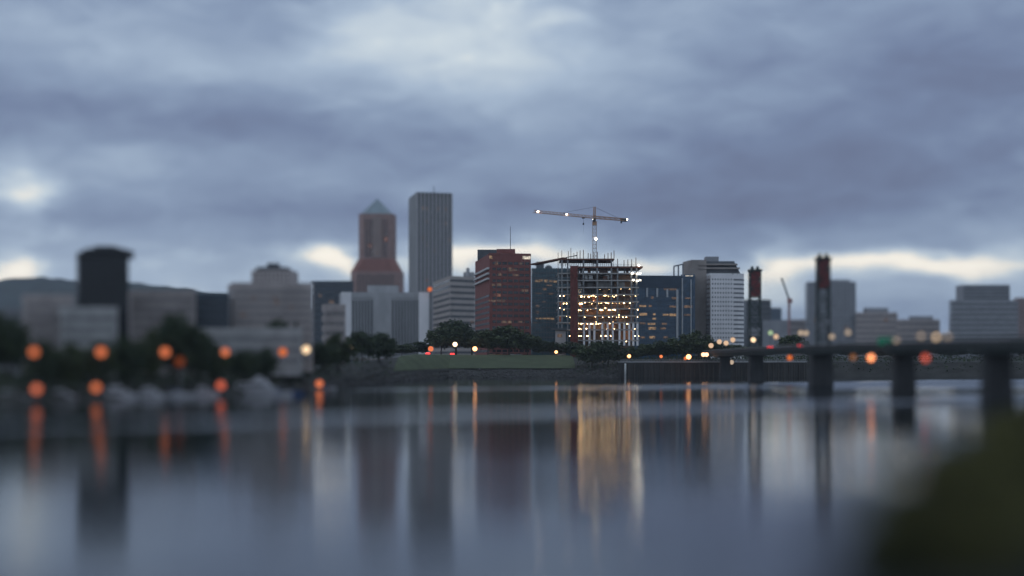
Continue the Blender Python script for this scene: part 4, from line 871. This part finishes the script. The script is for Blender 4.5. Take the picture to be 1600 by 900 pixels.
LT = [(-30, 470, 45, 592, 375, 'broad dark tree cut by the left edge of the frame'), (12, 482, 36, 592, 372, 'rounded dark tree just inside the left edge'), (62, 528, 30, 592, 352, 'low bushy tree beside the leftmost orange lamp'), (105, 535, 28, 592, 354, 'low bushy tree between the first two bank lamps'),
      (152, 532, 30, 590, 330, 'small bushy tree left of the second bank lamp'), (198, 522, 27, 590, 350, 'small dark tree between second and third bank lamps'), (235, 512, 22, 590, 378, 'dark tree left of the third bank lamp'), (277, 488, 36, 590, 386, 'tall dark tree right of the third bank lamp'), (312, 512, 26, 588, 392, 'mid-height tree at the left end of the long white building'), (338, 535, 24, 586, 400, 'low tree in front of the long white building, left side'),
      (382, 538, 24, 584, 412, 'low tree behind the large covered boat, left side'), (412, 542, 22, 584, 425, 'low tree behind the large covered boat, right side'), (432, 495, 20, 584, 470, 'round tree at the right end of the long white building'), (505, 528, 26, 582, 520, 'bushy tree between the two pale lamps, left one'), (530, 520, 24, 582, 545, 'bushy tree between the two pale lamps, right one'),
      (566, 516, 26, 582, 640, 'big dark riverside tree, left half of a dark pair'), (592, 518, 26, 582, 660, 'big dark riverside tree, right half of a dark pair'),
      (628, 538, 22, 558, 885, 'low tree at the left end of the lawn'), (652, 533, 22, 557, 890, 'low tree left of the left lawn lamp'), (690, 510, 26, 557, 884, 'tall park tree above the left lawn lamp'), (712, 498, 30, 557, 890, 'tallest park tree, in front of the beige office block'), (737, 508, 22, 557, 888, 'park tree left of the third lawn lamp'),
      (762, 514, 26, 557, 886, 'dark park tree in front of the red brick block, left'), (796, 508, 34, 557, 884, 'broad dark park tree in front of the red brick block'), (824, 520, 20, 557, 886, 'dark park tree at the right corner of the red brick block'), (848, 531, 20, 557, 888, 'low park tree in front of the teal glass block'), (868, 535, 20, 557, 892, 'low park tree behind the bright orange lamp'), (893, 534, 22, 560, 880, 'low park tree at the foot of the hoist'),
      (925, 534, 28, 575, 818, 'big riverside tree in front of the building site, left'), (950, 531, 24, 575, 820, 'big riverside tree in front of the building site, right'), (968, 548, 14, 568, 822, 'small tree at the left end of the sea wall'), (990, 541, 18, 566, 840, 'low tree behind the first sea wall lamp'), (1012, 537, 20, 565, 850, 'tree in front of the blue glass block, left'), (1035, 532, 24, 565, 850, 'tree in front of the blue glass block, middle'), (1066, 522, 28, 565, 852, 'tall tree in front of the blue glass block, right'),
      (1092, 516, 24, 565, 860, 'tallest tree left of the white block foot'), (1118, 533, 22, 562, 870, 'tree at the foot of the white block'), (1150, 538, 24, 562, 900, 'tree behind the bridge below the white block'), (1188, 540, 26, 562, 910, 'tree behind the bridge below the stepped block'), (1236, 522, 22, 562, 930, 'dark round tree behind the bridge between the lift towers'), (1275, 540, 26, 562, 930, 'tree behind the bridge at the right lift tower'),
      (1330, 538, 28, 564, 930, 'tree behind the bridge below the broad grey slab'), (1378, 542, 26, 564, 940, 'tree behind the bridge below the pale low block'), (1430, 540, 30, 564, 940, 'tree behind the bridge right of the green sign'), (1485, 538, 30, 566, 940, 'tree behind the bridge left of the far right block'), (1540, 536, 30, 566, 950, 'tree behind the bridge below the far right block'), (1595, 530, 32, 566, 950, 'tree behind the bridge at the right edge')]
for px, yt_, hw, yb, z, lab in LT:
    k = 1.15 if px < 610 else 1.1
    tree(lab, px, yt_, hw * k, yb, z)
tree('slim dark conifer on the left bank beside the pale lamp', 463, 503, 13, 582, 474, True)
under = MB(); rnd = random.Random(5)            # scrub along the waterline that reads as one mass
for i in range(13000):
    px = rnd.uniform(-300, 612) if rnd.random() < .4 else rnd.uniform(900, 2300); 
    if 968 < px < 1262: d = rnd.uniform(12, 60)
    else: d = rnd.uniform(3, 40) if i % 3 else rnd.uniform(55, 90)
    p = XY(px, bank_z(px) + d); hgt = terrain_h(px, d); c = Vector((p.x, p.y, hgt + rnd.uniform(.1, 2.6))); s = rnd.uniform(.35, .9)
    u = Vector((rnd.gauss(0, 1), rnd.gauss(0, 1), rnd.gauss(0, 1))).normalized(); v = u.cross(Vector((rnd.gauss(0, 1), rnd.gauss(0, 1), rnd.gauss(0, 1)))).normalized()
    under.add([c - u * s, c + v * s * .6, c + u * s, c - v * s * .6], [[0, 1, 2, 3]])
tag(under.build('bank_scrub', leaf_a), kind='stuff')

# ------------------------------------------------------------------ near bank and foreground plants
NB = [(-60, 34), (-20, 40), (0, 44), (8, 50), (15, 62), (25, 94), (39, 128), (60, 175), (83, 228), (112, 290), (160, 360)]
vs = []; fs = []
for i, (x, y) in enumerate(NB):
    a = Vector(NB[min(i + 1, len(NB) - 1)]) - Vector(NB[max(i - 1, 0)]); nrm = Vector((a.y, -a.x)).normalized()
    for d, hh in ((-3, -1.5), (0, 0), (4, 1.1), (9, 2.0), (16, 2.8), (40, 5.5), (120, 7.5)):
        q = Vector((x, y)) + nrm * d; cap = max(-1.5, min(hh, H - 1.2 - .165 * max(0, q.y))) if q.y < 62 else hh
        vs.append((q.x, q.y, cap if d > 0 else hh))
for i in range(len(NB) - 1):
    for k in range(6): fs.append([i * 7 + k, (i + 1) * 7 + k, (i + 1) * 7 + k + 1, i * 7 + k + 1])
tag(MB().add(vs, fs).build('near_bank', soil), kind='structure')
leaf_l = foliage('leaves_near_light', (.09, .092, .032), (.27, .25, .10), .22); leaf_k = foliage('leaves_near_deep', (.016, .022, .010), (.075, .08, .035), .22)
SH = [leafy('foliage', (leaf_n, leaf_l, leaf_k)[i], 46, 100, .08, seed=40 + i, r_cl=.32) for i in range(3)]
stem_mesh = trunkmesh('stem', 9)
def shrub(label, px, ytop, hw, z, zb, v, sq_=1.0):
    p = XY(px, z); top = ZH(ytop, z); hgt = max(1.2, top - zb); w = hw / F * z
    t = thing('shrub', label, 'shrub', (p.x, p.y, zb), 'shrubs on the near bank')
    for nm, me, loc, sc in (('foliage', SH[v], (0, 0, hgt * .5), (w, w * .9, hgt * .5)), ('stem', stem_mesh, (0, 0, hgt * .45), (hgt * .28,) * 3)):
        o = bpy.data.objects.new(nm, me); COL.objects.link(o); o.parent = t; o.location = loc; o.scale = sc; o.rotation_euler = (0, 0, v * 2.1)
rnd = random.Random(11); y = 60.5; first = True; last = None
while y < 250:
    x0 = next(xa + (xb - xa) * (y - ya) / (yb - ya) for (xa, ya), (xb, yb) in zip(NB, NB[1:]) if ya <= y <= yb); x = x0 + .9; step = 2.6 + y * .004
    while 800 + F * x / y < 1660:
        d = max(.3, (x - x0) * .85); zb_ = lerp([(0, 0), (4, 1.1), (9, 2.0), (16, 2.8), (40, 5.5)], d) - .25; px = 800 + F * x / y; w = rnd.uniform(1.7, 2.4) * (1.0 if y < 130 else 1.35); hgt = rnd.choice((1.3, 1.8, 2.6, 3.4, 4.8)) * (.75 if d < 1.5 else 1.0) * (.8 if 75 < y < 165 else 1.05); w *= .7 + .12 * hgt
        lab = 'leafy olive-green shrub in the thicket on the near bank'
        if first: lab = 'leftmost and nearest shrub of the near bank thicket, at the bottom edge'; first = False
        shrub(lab, px, HOR - (zb_ + hgt - H) / y * F, w / y * F, y + rnd.uniform(-.6, .6), zb_, rnd.choice((0, 1, 1, 2))); x += step * rnd.uniform(.8, 1.1)
    y += (3.2 + (y - 60) * .075)
def sapling(label, px0, py0, px1, py1, z, nb, ls, name='sapling', seed=1, zg=None):
    rnd = random.Random(seed); a, e = P(px0, py0, z), P(px1, py1, z); t = thing(name, label, 'plant', tuple(a))
    mb = MB(); lf = MB(); n = 6; pts = [a + (e - a) * (i / n) + Vector((rnd.uniform(-.05, .05), 0, 0)) * (e - a).length for i in range(n + 1)]
    Lg = (e - a).length
    for i in range(n): mb.bar(pts[i], pts[i + 1], Lg * .022, Lg * .014)
    for k in range(nb):
        i = 2 + k * (n - 1) // nb; s = pts[min(i, n)]; ang = rnd.uniform(0, 6.28); d = Vector((math.cos(ang), .4 * math.sin(ang), rnd.uniform(.0, .6))) * Lg * rnd.uniform(.16, .32); mb.bar(s, s + d, Lg * .010, Lg * .006)
        for l in range(7):
            c = s + d * rnd.uniform(.3, 1.1) + Vector((rnd.gauss(0, 1), rnd.gauss(0, 1), rnd.gauss(0, 1))) * Lg * .035; u = (d.normalized() + Vector((rnd.gauss(0, .5), rnd.gauss(0, .5), rnd.gauss(0, .5)))).normalized(); v = u.cross(Vector((rnd.gauss(0, 1), rnd.gauss(0, 1), rnd.gauss(0, 1)))).normalized(); s2 = ls * Lg
            lf.add([c - u * s2, c + v * s2 * .5, c + u * s2, c - v * s2 * .5], [[0, 1, 2, 3]])
    mb.build('stem', bark, t); lf.build('foliage', leaf_n, t)
sapling('thin leafy sprig poking up at the bottom of the frame', 1050, 925, 1052, 846, 56, 14, .07, 'leafy_sprig', 3)
sapling('arching leafy branch sticking out over the water from the shrubs', 1475, 790, 1345, 752, 84, 14, .07, 'leafy_branch', 5)
sapling('slender leafy branch rising above the shrubs toward the middle pier', 1470, 790, 1405, 682, 90, 16, .07, 'leafy_branch', 8)

# ------------------------------------------------------------------ thin evening haze
hm_ = bpy.data.materials.new('evening_haze'); hm_.use_nodes = True; t = hm_.node_tree; t.nodes.clear()
pv = t.nodes.new('ShaderNodeVolumePrincipled'); pv.inputs['Color'].default_value = (.80, .86, .95, 1); pv.inputs['Density'].default_value = 6e-5
t.links.new(pv.outputs[0], t.nodes.new('ShaderNodeOutputMaterial').inputs['Volume'])
tag(MB().prism([(-16000, -500), (16000, -500), (16000, 11500), (-16000, 11500)], -8, 320).build('haze', hm_), kind='stuff')
